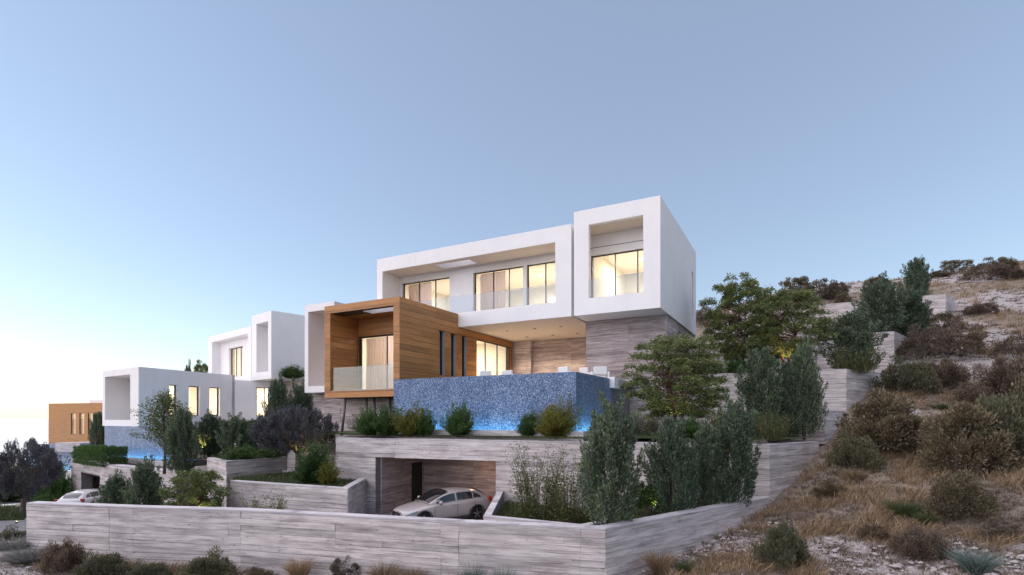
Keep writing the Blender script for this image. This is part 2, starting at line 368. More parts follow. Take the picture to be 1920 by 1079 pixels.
# ------------------------------------------------------------------ terrain
CP = np.array([
 (-30,5,-9),(0,0,-7.5),(20,0,-4.5),(-30,14,-6.2),(-10,9,-5.9),(0,9,-5.2),(5.7,13,-3.9),(8.9,12,-3.6),(10.6,11,-3.3),(25,8,-1.5),(40,20,1.5),
 (-16.6,17.6,-4.45),(-8,16.0,-4.75),(-3,15,-4.8),(2.45,13.6,-4.6),(3.7,14.7,-4.35),(5.7,16.3,-3.95),(9.5,19.2,-3.15),(11.5,20.7,-2.2),
 (13.0,22.0,-1.4),(14.3,23.5,-1.2),(15.3,24.8,-0.7),(16.4,25.7,-0.1),(17.9,27.5,0.35),(21.8,30.7,2.2),(28.1,37.1,5.0),(33.6,40.8,7.1),(17.4,23.5,-0.5),(23,24,0.2),(32.6,34,4.9),(39,44,9.8),
 (55.7,58,17),(50.4,60,16.7),(41,64,15.6),(34.3,66,15.3),(22.4,64,11.8),(60,100,13),(20,100,8),(75,60,19),(80,30,9),
 (12.0,24,-2.2),(8,24,-4.0),(0,21,-5.8),(-10,24,-6.2),(-4,19,-5.6),(4,18,-4.6),(0,35,-4),(12,29,-2.0),(18,36,2.0),(10,36,0.5),(26,40,4.6),(22,44,6.0),(28,50,10.2),(27,57,12.6),(-5,50,0),(10,50,5.5),
 (-20,28,-6.4),(-28,40,-6.8),(-24,36,-6.6),(-30,30,-5.9),(-22,24,-5.4),(-26,22,-5.6),(-40,50,-7),(-50,60,-9),(-25,60,-3),(-60,90,-16),(-100,120,-34),(-20,90,-2),
 (-60,30,-12),(-100,60,-32),(-120,0,-40),(-40,-20,-18),(0,-20,-12),(30,-20,-4),(100,0,8),(0,160,-2),(100,160,4),(-100,200,-48),(140,80,20),(60,-40,-4),(-60,-60,-34),(-13,30,-4.6)], float)
def _tps_fit(P):
    n = len(P); r = np.hypot(P[:, None, 0] - P[None, :, 0], P[:, None, 1] - P[None, :, 1])
    K = np.where(r > 0, r * r * np.log(r + 1e-9), 0) + np.eye(n) * 0.15
    Q = np.c_[np.ones(n), P[:, :2]]; A = np.block([[K, Q], [Q.T, np.zeros((3, 3))]])
    return np.linalg.solve(A, np.r_[P[:, 2], 0, 0, 0])
TW = _tps_fit(CP)
def height(r, d):
    r = np.asarray(r, float); d = np.asarray(d, float); out = TW[-3] + TW[-2] * r + TW[-1] * d
    for (a, b, _), w in zip(CP, TW[:-3]):
        q = np.hypot(r - a, d - b); out = out + w * q * q * np.log(q + 1e-9)
    return out
CY, SY = math.cos(YAW), math.sin(YAW)
def to_plan(x, y): return CY * x + SY * y, -SY * x + CY * y         # world -> survey plan (right, ahead)
def to_world(r, d): return CY * r - SY * d, SY * r + CY * d
def rockiness(x, y):
    a = noise.fractal(Vector((x * 0.16, y * 0.16, 3.1)), 1.0, 2.0, 4)
    return 0.415 + 0.75 * a
def ground(x, y):
    r, d = to_plan(x, y); return float(height(r, d))
def make_terrain():
    def axis(lo, hi, c, n, k):
        t = np.linspace(-1, 1, n); s = np.sinh(k * t) / math.sinh(k); return np.where(s < 0, c + (c - lo) * s, c + (hi - c) * s)
    ra = axis(-260, 260, 16, 330, 3.6); da = axis(-120, 420, 24, 330, 3.9)
    RR, DD = np.meshgrid(ra, da); H = height(RR, DD)
    H = np.where(np.hypot(RR, DD) > 150, np.minimum(H, 25) - (np.hypot(RR, DD) - 150) * 0.25, H)
    X = CY * RR - SY * DD; Y = SY * RR + CY * DD; n0, n1 = RR.shape
    rk = np.zeros(RR.shape)
    for i in range(n0):
        for j in range(n1):
            x, y = X[i, j], Y[i, j]; q = rockiness(x, y); rk[i, j] = q
            if RR[i, j] > 2 and -10 < DD[i, j] < 90:
                H[i, j] += 0.10 * noise.fractal(Vector((x * 0.7, y * 0.7, 0)), 1.0, 2.0, 4) + 0.35 * noise.fractal(Vector((x * 0.12, y * 0.12, 7)), 1.0, 2.0, 2) * min(1, max(0, (RR[i, j] - 14) / 12))
    me = bpy.data.meshes.new('hillside')
    V = np.stack([X, Y, H], -1).reshape(-1, 3)
    i, j = np.meshgrid(np.arange(n0 - 1), np.arange(n1 - 1), indexing='ij'); a = (i * n1 + j).ravel()
    F = np.stack([a, a + 1, a + n1 + 1, a + n1], 1)
    np_mesh(me, V, F, True)
    at = me.attributes.new('rock', 'FLOAT', 'POINT'); at.data.foreach_set('value', rk.ravel().astype(np.float32))
    me.materials.append(M['hill_soil'])
    o = obj('hillside', me); tag(o, 'dry limestone hillside rising to the right of the villas', None, None, 'structure')
def np_mesh(me, V, F, smooth=False):
    k = F.shape[1]
    me.vertices.add(len(V)); me.vertices.foreach_set('co', np.ascontiguousarray(V, np.float32).ravel())
    me.loops.add(F.size); me.loops.foreach_set('vertex_index', np.ascontiguousarray(F, np.int32).ravel())
    me.polygons.add(len(F)); me.polygons.foreach_set('loop_start', np.arange(0, F.size, k, dtype=np.int32))
    if smooth: me.polygons.foreach_set('use_smooth', np.ones(len(F), bool))
    me.update(calc_edges=True); me.validate()
make_terrain()
se = MB().box(-30000, 30000, -30000, 30000, -70.2, -70).build('sea', 'sea'); tag(se, 'calm pale sea far below the hill', None, None, 'structure')

# ------------------------------------------------------------------ lights that the place has
def lamp(kind, loc, energy, col, size=0.3, rot=None, spot=None, parent=None):
    d = bpy.data.lights.new('lamp_light', kind); d.energy = energy; d.color = col
    if kind == 'AREA': d.shape = 'RECTANGLE'; d.size, d.size_y = size if isinstance(size, tuple) else (size, size)
    else: d.shadow_soft_size = size if not isinstance(size, tuple) else size[0]
    if kind == 'SPOT': d.spot_size = R(spot or 90); d.spot_blend = 0.6
    o = bpy.data.objects.new('lamp_light', d); COL.objects.link(o); o.location = loc
    if rot: o.rotation_euler = rot
    if parent: o.parent = parent
    return o
WARM = (1.0, 0.91, 0.79)

# ------------------------------------------------------------------ main villa
def window(parent, axis, a0, a1, z0, z1, pos, mull, name='window', fr=0.07, dep=0.09, inv=None, horiz=()):
    """dark frame (part) with mullions and panes (sub-parts); axis x: spans X at Y=pos, axis y: spans Y at X=pos"""
    def bx(mb, p, q, w0, w1, za, zb):
        return mb.box(p, q, w0, w1, za, zb) if axis == 'x' else mb.box(w0, w1, p, q, za, zb)
    T = inv
    f = MB(T)
    for p, q, za, zb in ((a0, a0 + fr, z0, z1), (a1 - fr, a1, z0, z1), (a0 + fr, a1 - fr, z0, z0 + fr), (a0 + fr, a1 - fr, z1 - fr, z1)):
        bx(f, p, q, pos, pos + dep, za, zb)
    w = f.build(name, 'dark_metal', parent)
    st = [a0 + fr] + list(mull) + [a1 - fr]
    for m in mull: bx(MB(T), m - 0.03, m + 0.03, pos + 0.01, pos + dep - 0.01, z0 + fr, z1 - fr).build('mullion', 'dark_metal', w)
    for h in horiz: bx(MB(T), a0 + fr, a1 - fr, pos + 0.012, pos + dep - 0.012, h - 0.03, h + 0.03).build('mullion', 'dark_metal', w)
    for p, q in zip(st[:-1], st[1:]): bx(MB(T), p + 0.01, q - 0.01, pos + dep * 0.45, pos + dep * 0.45 + 0.012, z0 + fr, z1 - fr).build('pane', 'pane', w)
    return w
def room(parent, x0, x1, y0, y1, z0, z1, power, inv, open_side='front', col=WARM, lampxy=None):
    """plastered room behind the glazing with a ceiling lamp; open on the glazed side"""
    t = 0.08; mb = MB(inv)
    mb.box(x0, x1, y0, y1, z0 - t, z0); mb.box(x0, x1, y0, y1, z1, z1 + t)
    if open_side != 'left': mb.box(x0 - t, x0, y0, y1, z0 - t, z1 + t)
    if open_side != 'right': mb.box(x1, x1 + t, y0, y1, z0 - t, z1 + t)
    if open_side != 'front': mb.box(x0 - t, x1 + t, y0 - t, y0, z0 - t, z1 + t)
    mb.box(x0 - t, x1 + t, y1, y1 + t, z0 - t, z1 + t)
    rm = mb.build('room', 'room_cream', parent)
    cx, cy = lampxy or ((x0 + x1) / 2, (y0 + y1) / 2)
    MB(inv).lathe([(0, 0), (0.11, 0), (0.13, 0.02), (0.13, 0.05), (0, 0.05)], 16, 'z', (cx, cy, z1 - 0.055)).build('ceiling_lamp', 'lamp_warm', rm)
    p = Vector((cx, cy, z1 - 0.16)); p = inv @ p if inv else p
    lamp('AREA', p, power * 0.7, col, (min(1.6, (x1 - x0) * 0.5), min(1.6, (y1 - y0) * 0.5)), None, None, rm)
    return rm
def curtain(label, axis, a0, a1, z0, z1, pos, group=None, seed=0):
    rg = random.Random(seed); n = max(24, int((a1 - a0) * 44)); vs = []; fs = []; ph = rg.uniform(0, 6)
    for j in range(7):
        z = z1 + (z0 - z1) * j / 6
        for i in range(n + 1):
            u = i / n; a = a0 + (a1 - a0) * u; k = 0.5 + 0.5 * j / 6
            w = (0.05 * math.sin(u * (a1 - a0) * 34 + ph) + 0.025 * math.sin(u * (a1 - a0) * 61 + 1.3 * ph)) * k + 0.02 * math.sin(5 * u + j * 0.7)
            vs.append((a, pos + w, z) if axis == 'x' else (pos + w, a, z))
    for j in range(6):
        for i in range(n): q = j * (n + 1) + i; fs.append((q, q + 1, q + n + 2, q + n + 1))
    o = MB().add(vs, fs).build('curtain', 'curtain', None, True)
    tag(o, label, 'curtain', group); return o

villa = empty('villa', (-16.0, 28.0, -1.1))
tag(villa, 'large villa with white upper storey, timber box on posts and stone base', 'villa')
VI = Matrix.Translation(-villa.location)
WXR = -19.10
X0, X1, YF, YW, YB = -25.9, -11.40, 28.27, 30.12, 39.2
Z0, Z1, ZP, ZR = 5.75, 11.0, 6.65, 10.11
# white upper volume: frame round a deep loggia, window wall set back, roof with a skylight slot over the loggia
u = MB(VI)
RL, RRx = -25.42, -12.39
u.box(X0, RL, YF, YW, Z0, Z1); u.box(RRx, X1, YF, YW, Z0, Z1)
u.box(RL, RRx, YF, YF + 0.25, Z0, ZP)                                # parapet
u.box(RL, RRx, YF + 0.25, YW, Z0, Z0 + 0.35)                         # loggia floor
for a, b, c, d in ((RL, -21.2, YF, YW), (-18.6, RRx, YF, YW), (-21.2, -18.6, YF, 28.75), (-21.2, -18.6, 29.75, YW)):
    u.box(a, b, c, d, ZR, Z1)                                        # loggia roof round the skylight
WIN = [(-25.25, -21.09, (-23.82, -22.4)), (-19.17, -15.42, (-17.72, -16.53)), (-15.2, -12.55, (-13.94,))]
WH = 9.66
wall_run(u, (X0, YW), (X1, YW), 0.3, Z0, Z1, [(w[0] - X0, w[1] - X0, Z0 + 0.36, WH) for w in WIN])
u.box(X0, X0 + 0.3, YW + 0.3, YB, Z0, Z1); u.box(X1 - 0.3, X1, YW + 0.3, YB, Z0, Z1); u.box(X0 + 0.3, X1 - 0.3, YB - 0.3, YB, Z0, Z1)
u.box(X0 + 0.3, X1 - 0.3, YW + 0.3, YB - 0.3, Z0, Z0 + 0.3); u.box(X0 + 0.3, X1 - 0.3, YW + 0.3, YB - 0.3, Z1 - 0.45, Z1 - 0.1)
u.build('upper_volume', 'white_render', villa)
for a0, a1, mm in WIN: window(villa, 'x', a0, a1, Z0 + 0.36, WH, YW + 0.19, mm, inv=VI)
room(villa, X0 + 0.4, -20.25, YW + 0.32, 36, Z0 + 0.36, 9.95, 150, VI)
room(villa, -20.05, X1 - 0.4, YW + 0.32, 37, Z0 + 0.36, 9.95, 260, VI)
MB(VI).box(-15.9, -13.0, 35.2, 35.35, Z0 + 0.4, 8.6).build('cupboard', 'room_cream', villa)
gb = MB(VI)
gb.box(RL + 0.02, RRx - 0.02, YF + 0.1, YF + 0.118, ZP, 7.74)
gb.build('glass_balustrade', 'balustrade_glass', villa)
curtain('pinkish curtain gathered behind the left upper window of the main villa', 'x', -25.1, -23.0, Z0 + 0.38, WH - 0.03, YW + 0.55, seed=1)
curtain('pale curtain behind the middle upper window with the glass balustrade', 'x', -18.95, -17.0, Z0 + 0.38, WH - 0.03, YW + 0.55, seed=2)
curtain('narrow curtain at the right edge of the third upper window', 'x', -13.0, -12.6, Z0 + 0.38, WH - 0.03, YW + 0.55, seed=3)
# taller white box at the right end
B0, B1, BZ1 = -11.24, -6.4, 11.63
b = MB(VI); OL, OR, OT, WL = -10.36, -7.3, 10.77, -10.95
b.box(B0, OL, YF, YF + 0.3, Z0, BZ1); b.box(B0, WL, YF + 0.3, YW, Z0, BZ1); b.box(OR, B1, YF, YW, Z0, BZ1); b.box(OL, OR, YF, YF + 0.3, OT, BZ1); b.box(WL, OR, YF + 0.3, YW, OT, BZ1)
b.box(OL, OR, YF, YF + 0.3, Z0, ZP); b.box(WL, OR, YF + 0.3, YW, Z0, Z0 + 0.35)
wall_run(b, (B0, YW), (B1, YW), 0.3, Z0, BZ1, [(WL + 0.02 - B0, OR - B0, Z0 + 0.36, 9.6)])
b.box(B0, B0 + 0.3, YW + 0.3, YB, Z0, BZ1); b.box(B0 + 0.3, B1 - 0.3, YB - 0.3, YB, Z0, BZ1)
wall_run(b, (B1, YW + 0.3), (B1, YB), 0.3, Z0, BZ1, [(7.2, 7.75, 6.9, 9.9)])
b.box(B0 + 0.3, B1 - 0.3, YW + 0.3, YB - 0.3, Z0, Z0 + 0.3); b.box(B0 + 0.3, B1 - 0.3, YW + 0.3, YB - 0.3, BZ1 - 0.45, BZ1 - 0.1)
b.box(X1, B0, YF + 0.7, YF + 0.9, Z0 + 0.02, Z1 - 0.05)               # recessed joint between the two volumes
b.build('tall_volume', 'white_render', villa)
MB(VI).box(WL + 0.02, OR - 0.02, YW - 0.012, YW - 0.002, 10.02, 10.05).build('shadow_strip', 'dark_metal', villa)  # dark strip drawn on the wall as the shadow line of a groove
window(villa, 'x', WL + 0.02, OR, Z0 + 0.36, 9.6, YW + 0.16, (-9.46, -8.14), inv=VI)
window(villa, 'y', YW + 0.3 + 7.2, YW + 0.3 + 7.75, 6.9, 9.9, B1 - 0.22, (), inv=VI)
room(villa, B0 + 0.4, B1 - 0.45, YW + 0.32, 37.2, Z0 + 0.36, 10.1, 170, VI)
MB(VI).box(-8.9, -7.9, 34.6, 34.75, Z0 + 0.36, 8.7).build('partition', 'room_cream', villa)
MB(VI).box(OL + 0.02, OR - 0.02, YF + 0.1, YF + 0.118, ZP, 7.74).build('glass_balustrade', 'balustrade_glass', villa)
# painted soffits of the terrace and the loggias
MB(VI).box(WXR + 0.05, X1 - 0.02, YF + 0.02, 35.95, Z0 - 0.014, Z0 - 0.004).build('terrace_soffit', 'soffit', villa)
for a, b_, c, d in ((RL + 0.01, -21.2, YF + 0.01, YW - 0.01), (-18.6, RRx - 0.01, YF + 0.01, YW - 0.01), (-21.2, -18.6, YF + 0.01, 28.75), (-21.2, -18.6, 29.75, YW - 0.01)):
    MB(VI).box(a, b_, c, d, ZR - 0.014, ZR - 0.004).build('loggia_soffit', 'soffit', villa)
MB(VI).box(WL + 0.01, OR - 0.01, YF + 0.31, YW - 0.01, OT - 0.014, OT - 0.004).build('loggia_soffit', 'soffit', villa)
# soffit lights over the terrace
for x, y in ((-17.07, 31.04), (-15.05, 31.06), (-13.26, 31.15), (-17.09, 33.99), (-15.14, 34.11), (-13.34, 34.18)):
    MB(VI).lathe([(0, 0.0), (0.07, 0.0), (0.1, -0.012), (0.11, 0.0), (0.11, 0.02)], 14, 'z', (x, y, Z0 - 0.02)).build('downlight', 'dark_metal', villa)
    lamp('SPOT', Vector((x, y, Z0 - 0.06)) - villa.location, 110, (1.0, 0.80, 0.55), 0.05, (0, 0, 0), 120, villa)
# timber clad box on posts
WX0, WX1, WY0, WY1, WZ0, WZ1 = -24.82, -19.10, 22.6, 35.57, 1.14, 6.58
RY = 24.85
SLOT = [(26.23, 26.8), (27.45, 28.02), (28.68, 29.24)]
cl = 0.03
w = MB(VI)
w.box(WX0 + cl, -24.34 - cl, WY0 + cl, RY, WZ0, WZ1); w.box(-19.54 + cl, WX1 - cl, WY0 + cl, RY, WZ0, WZ1)
w.box(-24.34 - cl, -19.54 + cl, WY0 + cl, RY, WZ0, 1.55 - cl)
for a, b_, c, d in ((-24.34 - cl, -19.54 + cl, WY0 + cl, 23.05), (-24.34 - cl, -19.54 + cl, 23.75, RY), (-24.34 - cl, -22.2, 23.05, 23.75)):
    w.box(a, b_, c, d, 6.12 + cl, WZ1)
wall_run(w, (WX0 + cl, RY), (WX1 - cl, RY), 0.25, WZ0, WZ1, [(24.82 - 24.25, 24.82 - 20.0, 1.62, 5.02)])
wall_run(w, (WX1 - cl, RY + 0.25), (WX1 - cl, 28.26), 0.33, WZ0, WZ1, [(s[0] - RY - 0.25, s[1] - RY - 0.25, 2.58, 5.24) for s in SLOT[:2]])
wall_run(w, (WX1 - cl, 28.26), (WX1 - cl, WY1), 0.33, WZ0, Z0 - 0.004, [(SLOT[2][0] - 28.26, SLOT[2][1] - 28.26, 2.58, 5.24), (30.47 - 28.26, 35.15 - 28.26, 2.0, 5.28)])
w.box(WX0 + cl, WX0 + 0.3, RY + 0.25, WY1, WZ0, Z0 - 0.004); w.box(WX0 + 0.3, WX1 - 0.36, WY1 - 0.2, WY1, WZ0, Z0 - 0.004)
w.box(WX0 + 0.3, WX1 - 0.36, RY + 0.25, WY1 - 0.2, WZ0, 1.6); w.box(WX0 + 0.3, WX1 - 0.36, RY + 0.25, 28.2, WZ1 - 0.3, WZ1 - 0.05)
wood = w.build('timber_volume', 'timber_core', villa)
def clad(axis, const, a0, a1, z0, z1, out, openings=(), pitch=0.32, maxlen=4.5, seed=0, th=0.028):
    rg = random.Random(seed); n = max(1, round((z1 - z0) / pitch)); p = (z1 - z0) / n
    for k in range(n):
        za, zb = z0 + k * p, z0 + (k + 1) * p
        es = sorted({za, zb} | {e for o in openings for e in o[2:] if za + 0.02 < e < zb - 0.02})
        for ea, eb in zip(es[:-1], es[1:]):
            zm = 0.5 * (ea + eb)
            for sa, sb in spans(a0, a1, [(o[0], o[1]) for o in openings if o[2] < zm < o[3]]):
                cuts = [sa]; q = sa + rg.uniform(0.4, 1) * maxlen
                while q < sb - 0.6: cuts.append(q); q += rg.uniform(0.7, 1.1) * maxlen
                cuts.append(sb)
                for ua, ub in zip(cuts[:-1], cuts[1:]):
                    jt = rg.uniform(-0.003, 0.003); cc = const + out * (th / 2 + jt)
                    c = (0.5 * (ua + ub), cc, zm) if axis == 'x' else (cc, 0.5 * (ua + ub), zm)
                    sz = (ub - ua - 0.005, th, eb - ea - 0.016) if axis == 'x' else (th, ub - ua - 0.005, eb - ea - 0.016)
                    piece('plank', wood, 'timber', Vector(c) - villa.location, sz)
clad('y', WX1 - cl, WY0, 28.255, WZ0, WZ1, 1, [(s[0], s[1], 2.58, 5.24) for s in SLOT], seed=1)
clad('y', WX1 - cl, 28.262, WY1, WZ0, 5.70, 1, [(SLOT[2][0], SLOT[2][1], 2.58, 5.24), (30.47, 35.15, 1.0, 5.28)], seed=2)
clad('x', WY0 + cl, WX0, WX1 - cl, WZ0, WZ1, -1, [(-24.34, -19.54, 1.55, 6.12)], seed=3, maxlen=7)
clad('y', -24.34 - cl, WY0 + 0.01, RY - 0.01, 1.55, 6.12, 1, seed=4)
clad('y', -19.54 + cl, WY0 + 0.01, RY - 0.01, 1.55, 6.12, -1, seed=5)
clad('x', RY, -24.3, -19.56, 1.55, 6.12, -1, [(-24.25, -20.0, 1.0, 5.02)], seed=6)
clad('y', WX0 + cl, WY0, 28.2, WZ0, WZ1, -1, seed=8)
for k in range(6):                                                   # ceiling boards of the loggia
    ya = 23.78 + k * 0.175
    piece('plank', wood, 'timber', Vector((-21.94, ya + 0.087, 6.12 + cl / 2)) - villa.location, (4.72, 0.168, cl))
MB(VI).box(-22.2, -19.53, 23.735, 23.748, 6.11, 6.57).box(-22.2, -22.188, 23.06, 23.735, 6.13, 6.57).build('skylight_bright_liner', 'white_render', villa)  # white liner added so the timber skylight slot looks brightly lit
MB(VI).box(-24.3, -19.58, WY0 + 0.1, RY - 0.02, 1.55 - cl, 1.6).build('loggia_floor', 'paving', villa)
window(villa, 'x', -24.25, -20.0, 1.62, 5.02, RY + 0.12, (-22.1,), inv=VI)
for s in SLOT: window(villa, 'y', s[0], s[1], 2.58, 5.24, WX1 - 0.30, (), fr=0.04, inv=VI)
window(villa, 'y', 30.47, 35.15, 2.0, 5.28, WX1 - 0.16, (31.75, 33.4), inv=VI)
sl = MB(VI)
for s in SLOT: sl.box(WX1 - 0.2, WX1 - 0.02, s[0] - 0.001, s[0] + 0.02, 2.58, 5.24).box(WX1 - 0.2, WX1 - 0.02, s[1] - 0.02, s[1] + 0.001, 2.58, 5.24)
sl.build('reveal', 'reveal_grey', villa)
room(villa, WX0 + 0.4, WX1 - 0.46, RY + 0.3, 29.6, 1.62, 5.7, 170, VI)
room(villa, WX0 + 0.4, WX1 - 0.46, 29.8, 35.3, 2.0, 5.7, 190, VI, 'right')
MB(VI).box(-24.3, -19.58, WY0 + 0.12, WY0 + 0.14, 1.6, 2.92).build('glass_balustrade', 'balustrade_glass', villa)
curtain('long pinkish curtain behind the glass door of the timber loggia', 'x', -24.1, -21.2, 1.65, 4.98, RY + 0.5, seed=5)
for (x, y), (dx, dy) in zip(((-23.4, 22.9), (-22.15, 23.3), (-21.75, 23.5), (-20.9, 23.9)), ((-0.22, -0.1), (0.03, 0), (0.1, 0), (0, 0))):
    MB(VI).tube([((x + dx, y + dy, -1.06), 0.075), ((x, y, WZ0 + 0.02), 0.075)], 12).build('post', 'column_metal', villa, True)
# white side box left of the timber box
k = MB(VI)
SX0, SX1, SYF = -27.5, -24.9, 23.45
k.box(SX0, SX0 + 0.32, SYF, 28.2, 1.55, 7.07); k.box(SX0 + 0.32, SX1, SYF, 28.2, 6.62, 7.07); k.box(SX0 + 0.32, SX1, SYF, 28.2, 1.55, 1.95)
k.box(SX0 + 0.32, SX1, 25.2, 28.2, 1.95, 6.62)
k.build('side_volume', 'white_render', villa)
# stone faced ground floor
st = MB(VI)
st.box(-11.29 + 0.03, -6.51 - 0.03, 30.32, 39.0, -1.05, Z0 - 0.004)
stone = st.build('stone_ground_floor', 'stone_board', villa)
VL = villa.location
back_st = MB(VI).box(-19.06, -17.6, 35.6, 37.0, 1.9, Z0 - 0.004).box(-17.599, -11.26, 36.05, 37.0, 1.9, Z0 - 0.004).build('terrace_back_wall', 'stone_board', villa)
under = MB(VI).box(-28.2, WX1 - 0.4, 24.23, 24.8, -1.06, 1.5).build('basement_wall', 'stone_board', villa)
boards(stone, (-11.29, 30.32), (-6.51, 30.32), Z0 - 0.01, 2.2, 0.235, 'stone_board', (), 2.6, 11, off=VL)
boards(stone, (-11.29, 30.32), (-6.51, 30.32), 2.19, -1.0, 0.235, 'board', (), 2.6, 12, off=VL)  # concrete base rows, cool light on them put into the paler colour
boards(stone, (-6.54, 30.29), (-6.54, 39.0), Z0 - 0.01, 1.0, 0.235, 'stone_board', (), 3.2, 13, off=VL)
boards(stone, (-11.26, 36.0), (-11.26, 30.3), Z0 - 0.01, 2.0, 0.235, 'stone_board', (), 3.2, 14, off=VL)
boards(back_st, (-19.0, 35.6), (-17.58, 35.6), Z0 - 0.01, 2.0, 0.235, 'stone_board', (), 3, 15, off=VL)
boards(back_st, (-17.6, 35.6), (-17.6, 36.05), Z0 - 0.01, 2.0, 0.235, 'stone_board', (), 3, 16, off=VL)
boards(back_st, (-17.57, 36.05), (-11.3, 36.05), Z0 - 0.01, 2.0, 0.235, 'stone_board', (), 3, 17, off=VL)
boards(under, (-28.2, 24.23), (WX1 - 0.4, 24.23), 1.49, -1.0, 0.24, 'stone_board', (), 3, 18, off=VL)
MB(VI).box(-19.05, -11.3, 26.8, 36.0, 1.7, 1.97).box(-11.3, -8.2, 26.8, 30.3, 1.7, 1.97).build('terrace_slab', 'paving', villa)
MB(VI).box(-8.6, -8.25, 26.3, 27.3, 1.5, 2.06).build('terrace_edge', 'white_render', villa)
MB(VI).box(-18.7, -8.6, 26.75, 30.25, -1.05, 1.69).build('terrace_base', 'board_core', villa)
MB(VI).box(X0 + 0.01, B1 - 0.01, 39.0, 39.15, -1, Z0 - 0.01).build('back_wall', 'white_render', villa)

# infinity pool of the main villa
def pool(label, x0, x1, y0, y1, z0, z1, glow, T=None, faces=('front', 'right')):
    root = empty('infinity_pool', (0.5 * (x0 + x1), 0.5 * (y0 + y1), z0) if T is None else (0, 0, 0)); tag(root, label, 'pool')
    if T is not None: root.matrix_world = T
    I = Matrix.Translation(-root.location) if T is None else None
    t = 0.3
    MB(I).box(x0, x1, y0, y0 + t, z0, z1).box(x1 - t, x1, y0 + t, y1, z0, z1).box(x0, x0 + t, y0 + t, y1, z0, z1).box(x0 + t, x1 - t, y1 - t, y1, z0, z1).build('mosaic_wall', 'mosaic', root)
    MB(I).box(x0 + t, x1 - t, y0 + t, y1 - t, z0, z1 - 0.01).build('pool_water', 'water', root)
    e = 0.4
    tr = MB(I); tr.box(x0 - 0.1, x1 + e + 0.14, y0 - e - 0.14, y0 - e, z0 - 0.4, z0 + 0.03).box(x1 + e, x1 + e + 0.14, y0 - e, y1, z0 - 0.4, z0 + 0.03)
    tr.box(x0 - 0.1, x1 + e, y0 - e, y0 - 0.004, z0 - 0.4, z0 - 0.12).box(x1 + 0.004, x1 + e, y0 - 0.004, y1, z0 - 0.4, z0 - 0.12)
    tr.build('overflow_trough', 'coping', root)
    MB(I).box(x0, x1 + e - 0.01, y0 - e + 0.01, y0 - 0.006, z0 - 0.119, z0 - 0.06).box(x1 + 0.006, x1 + e - 0.01, y0 - 0.006, y1, z0 - 0.119, z0 - 0.06).build('trough_water', 'water', root)
    n = max(3, int((x1 - x0) / 1.1))
    strip = MB(I).box(x0 + 0.1, x1 + e - 0.1, y0 - e + 0.012, y0 - e + 0.04, z0 - 0.055, z0 - 0.015).box(x1 + e - 0.04, x1 + e - 0.012, y0 - e + 0.1, y1 - 0.1, z0 - 0.055, z0 - 0.015)
    strip.build('light_strip', 'lamp_pool', root)
    def L(x, y, sx, rz):
        p = Vector((x, y, z0 + 0.0)); p = I @ p if I else p
        lamp('AREA', p, glow * sx, (0.25, 0.72, 1.0), (sx, 0.06), (R(152), 0, rz), None, root)
    L(0.5 * (x0 + x1), y0 - e + 0.1, x1 - x0, 0)
    L(x1 + e - 0.1, 0.5 * (y0 + y1), y1 - y0, R(90))
    return root
pool('blue mosaic infinity pool in front of the main villa terrace', -18.71, -8.51, 21.66, 26.72, -0.62, 1.98, 2.0)

# white terrace furniture behind the pool edge
def lounge_chair(x, y, rz, label, w=0.85, back=0.45):
    t = empty('lounge_chair', (x, y, 1.97), R(rz)); tag(t, label, 'chair', 'white lounge chairs on the terrace')
    MB().box(-w / 2, w / 2, -0.4, 0.4, 0.08, 0.2).build('base', 'white_fabric', t, False, 0.02)
    MB().box(-w / 2 + 0.1, w / 2 - 0.1, -0.42, 0.3, 0.205, 0.36).build('seat_cushion', 'white_fabric', t, False, 0.04)
    MB().box(-w / 2 + 0.08, w / 2 - 0.08, 0.24, 0.42, 0.365, 0.36 + back).build('back_cushion', 'white_fabric', t, False, 0.05)
    for s_ in (-1, 1):
        MB().box(s_ * w / 2 - 0.06, s_ * w / 2 + 0.06, -0.38, 0.4, 0.205, 0.55).build('armrest', 'white_fabric', t, False, 0.03)
        for q in (-0.34, 0.34): MB().tube([((s_ * (w / 2 - 0.08), q, 0), 0.02), ((s_ * (w / 2 - 0.08), q, 0.085), 0.02)], 6).build('leg', 'dark_metal', t)
lounge_chair(-16.6, 27.6, 200, 'white lounge chair in front of the timber wall glass door')
lounge_chair(-15.0, 27.7, 170, 'white lounge chair second from the left behind the pool edge', 0.9, 0.42)
lounge_chair(-11.3, 27.5, 160, 'white lounge chair left of the pool corner before the brown stone wall', 0.9, 0.45)
lounge_chair(-9.75, 28.3, 210, 'white armchair at the right end of the terrace near the pool corner', 0.9, 0.45)
lounge_chair(-10.6, 28.9, 150, 'white armchair tucked behind the rightmost one by the stone wall', 0.85, 0.5)

# ------------------------------------------------------------------ garage terrace and retaining walls
G0, G1 = (-20.11, 19.04), (-0.96, 21.75)
GU0, GU1, GZ = 2.30, 8.5, -1.86
DRV = -4.6
gar = board_wall('garage_terrace_wall', 'long board marked concrete wall with the open garage and the car inside', [G0, G1, (0.71, 25.60)], -1.0, [-4.7, -3.6, -1.7], 0.4, 0.2, openings={0: [(GU0, GU1, -5, GZ)]}, seed=3)
TG, GL, GA = frame2(G0, G1)
gi = Matrix.Translation(-gar.location) @ TG
MB(gi).box(GU0 - 0.3, GU0 + 0.05, 0.41, 4.5, -4.7, -1.3).box(GU1 - 0.05, GU1 + 0.35, 0.41, 4.5, -4.7, -1.3).box(GU0 - 0.3, GU1 + 0.35, 4.5, 4.8, -4.7, -1.3).box(GU0 + 0.05, GU1 - 0.05, 0.41, 4.5, GZ, -1.3).build('garage_shell', 'stone_board', gar)
def gp(u_, v_): p = TG @ Vector((u_, v_, 0)); return (p.x, p.y)
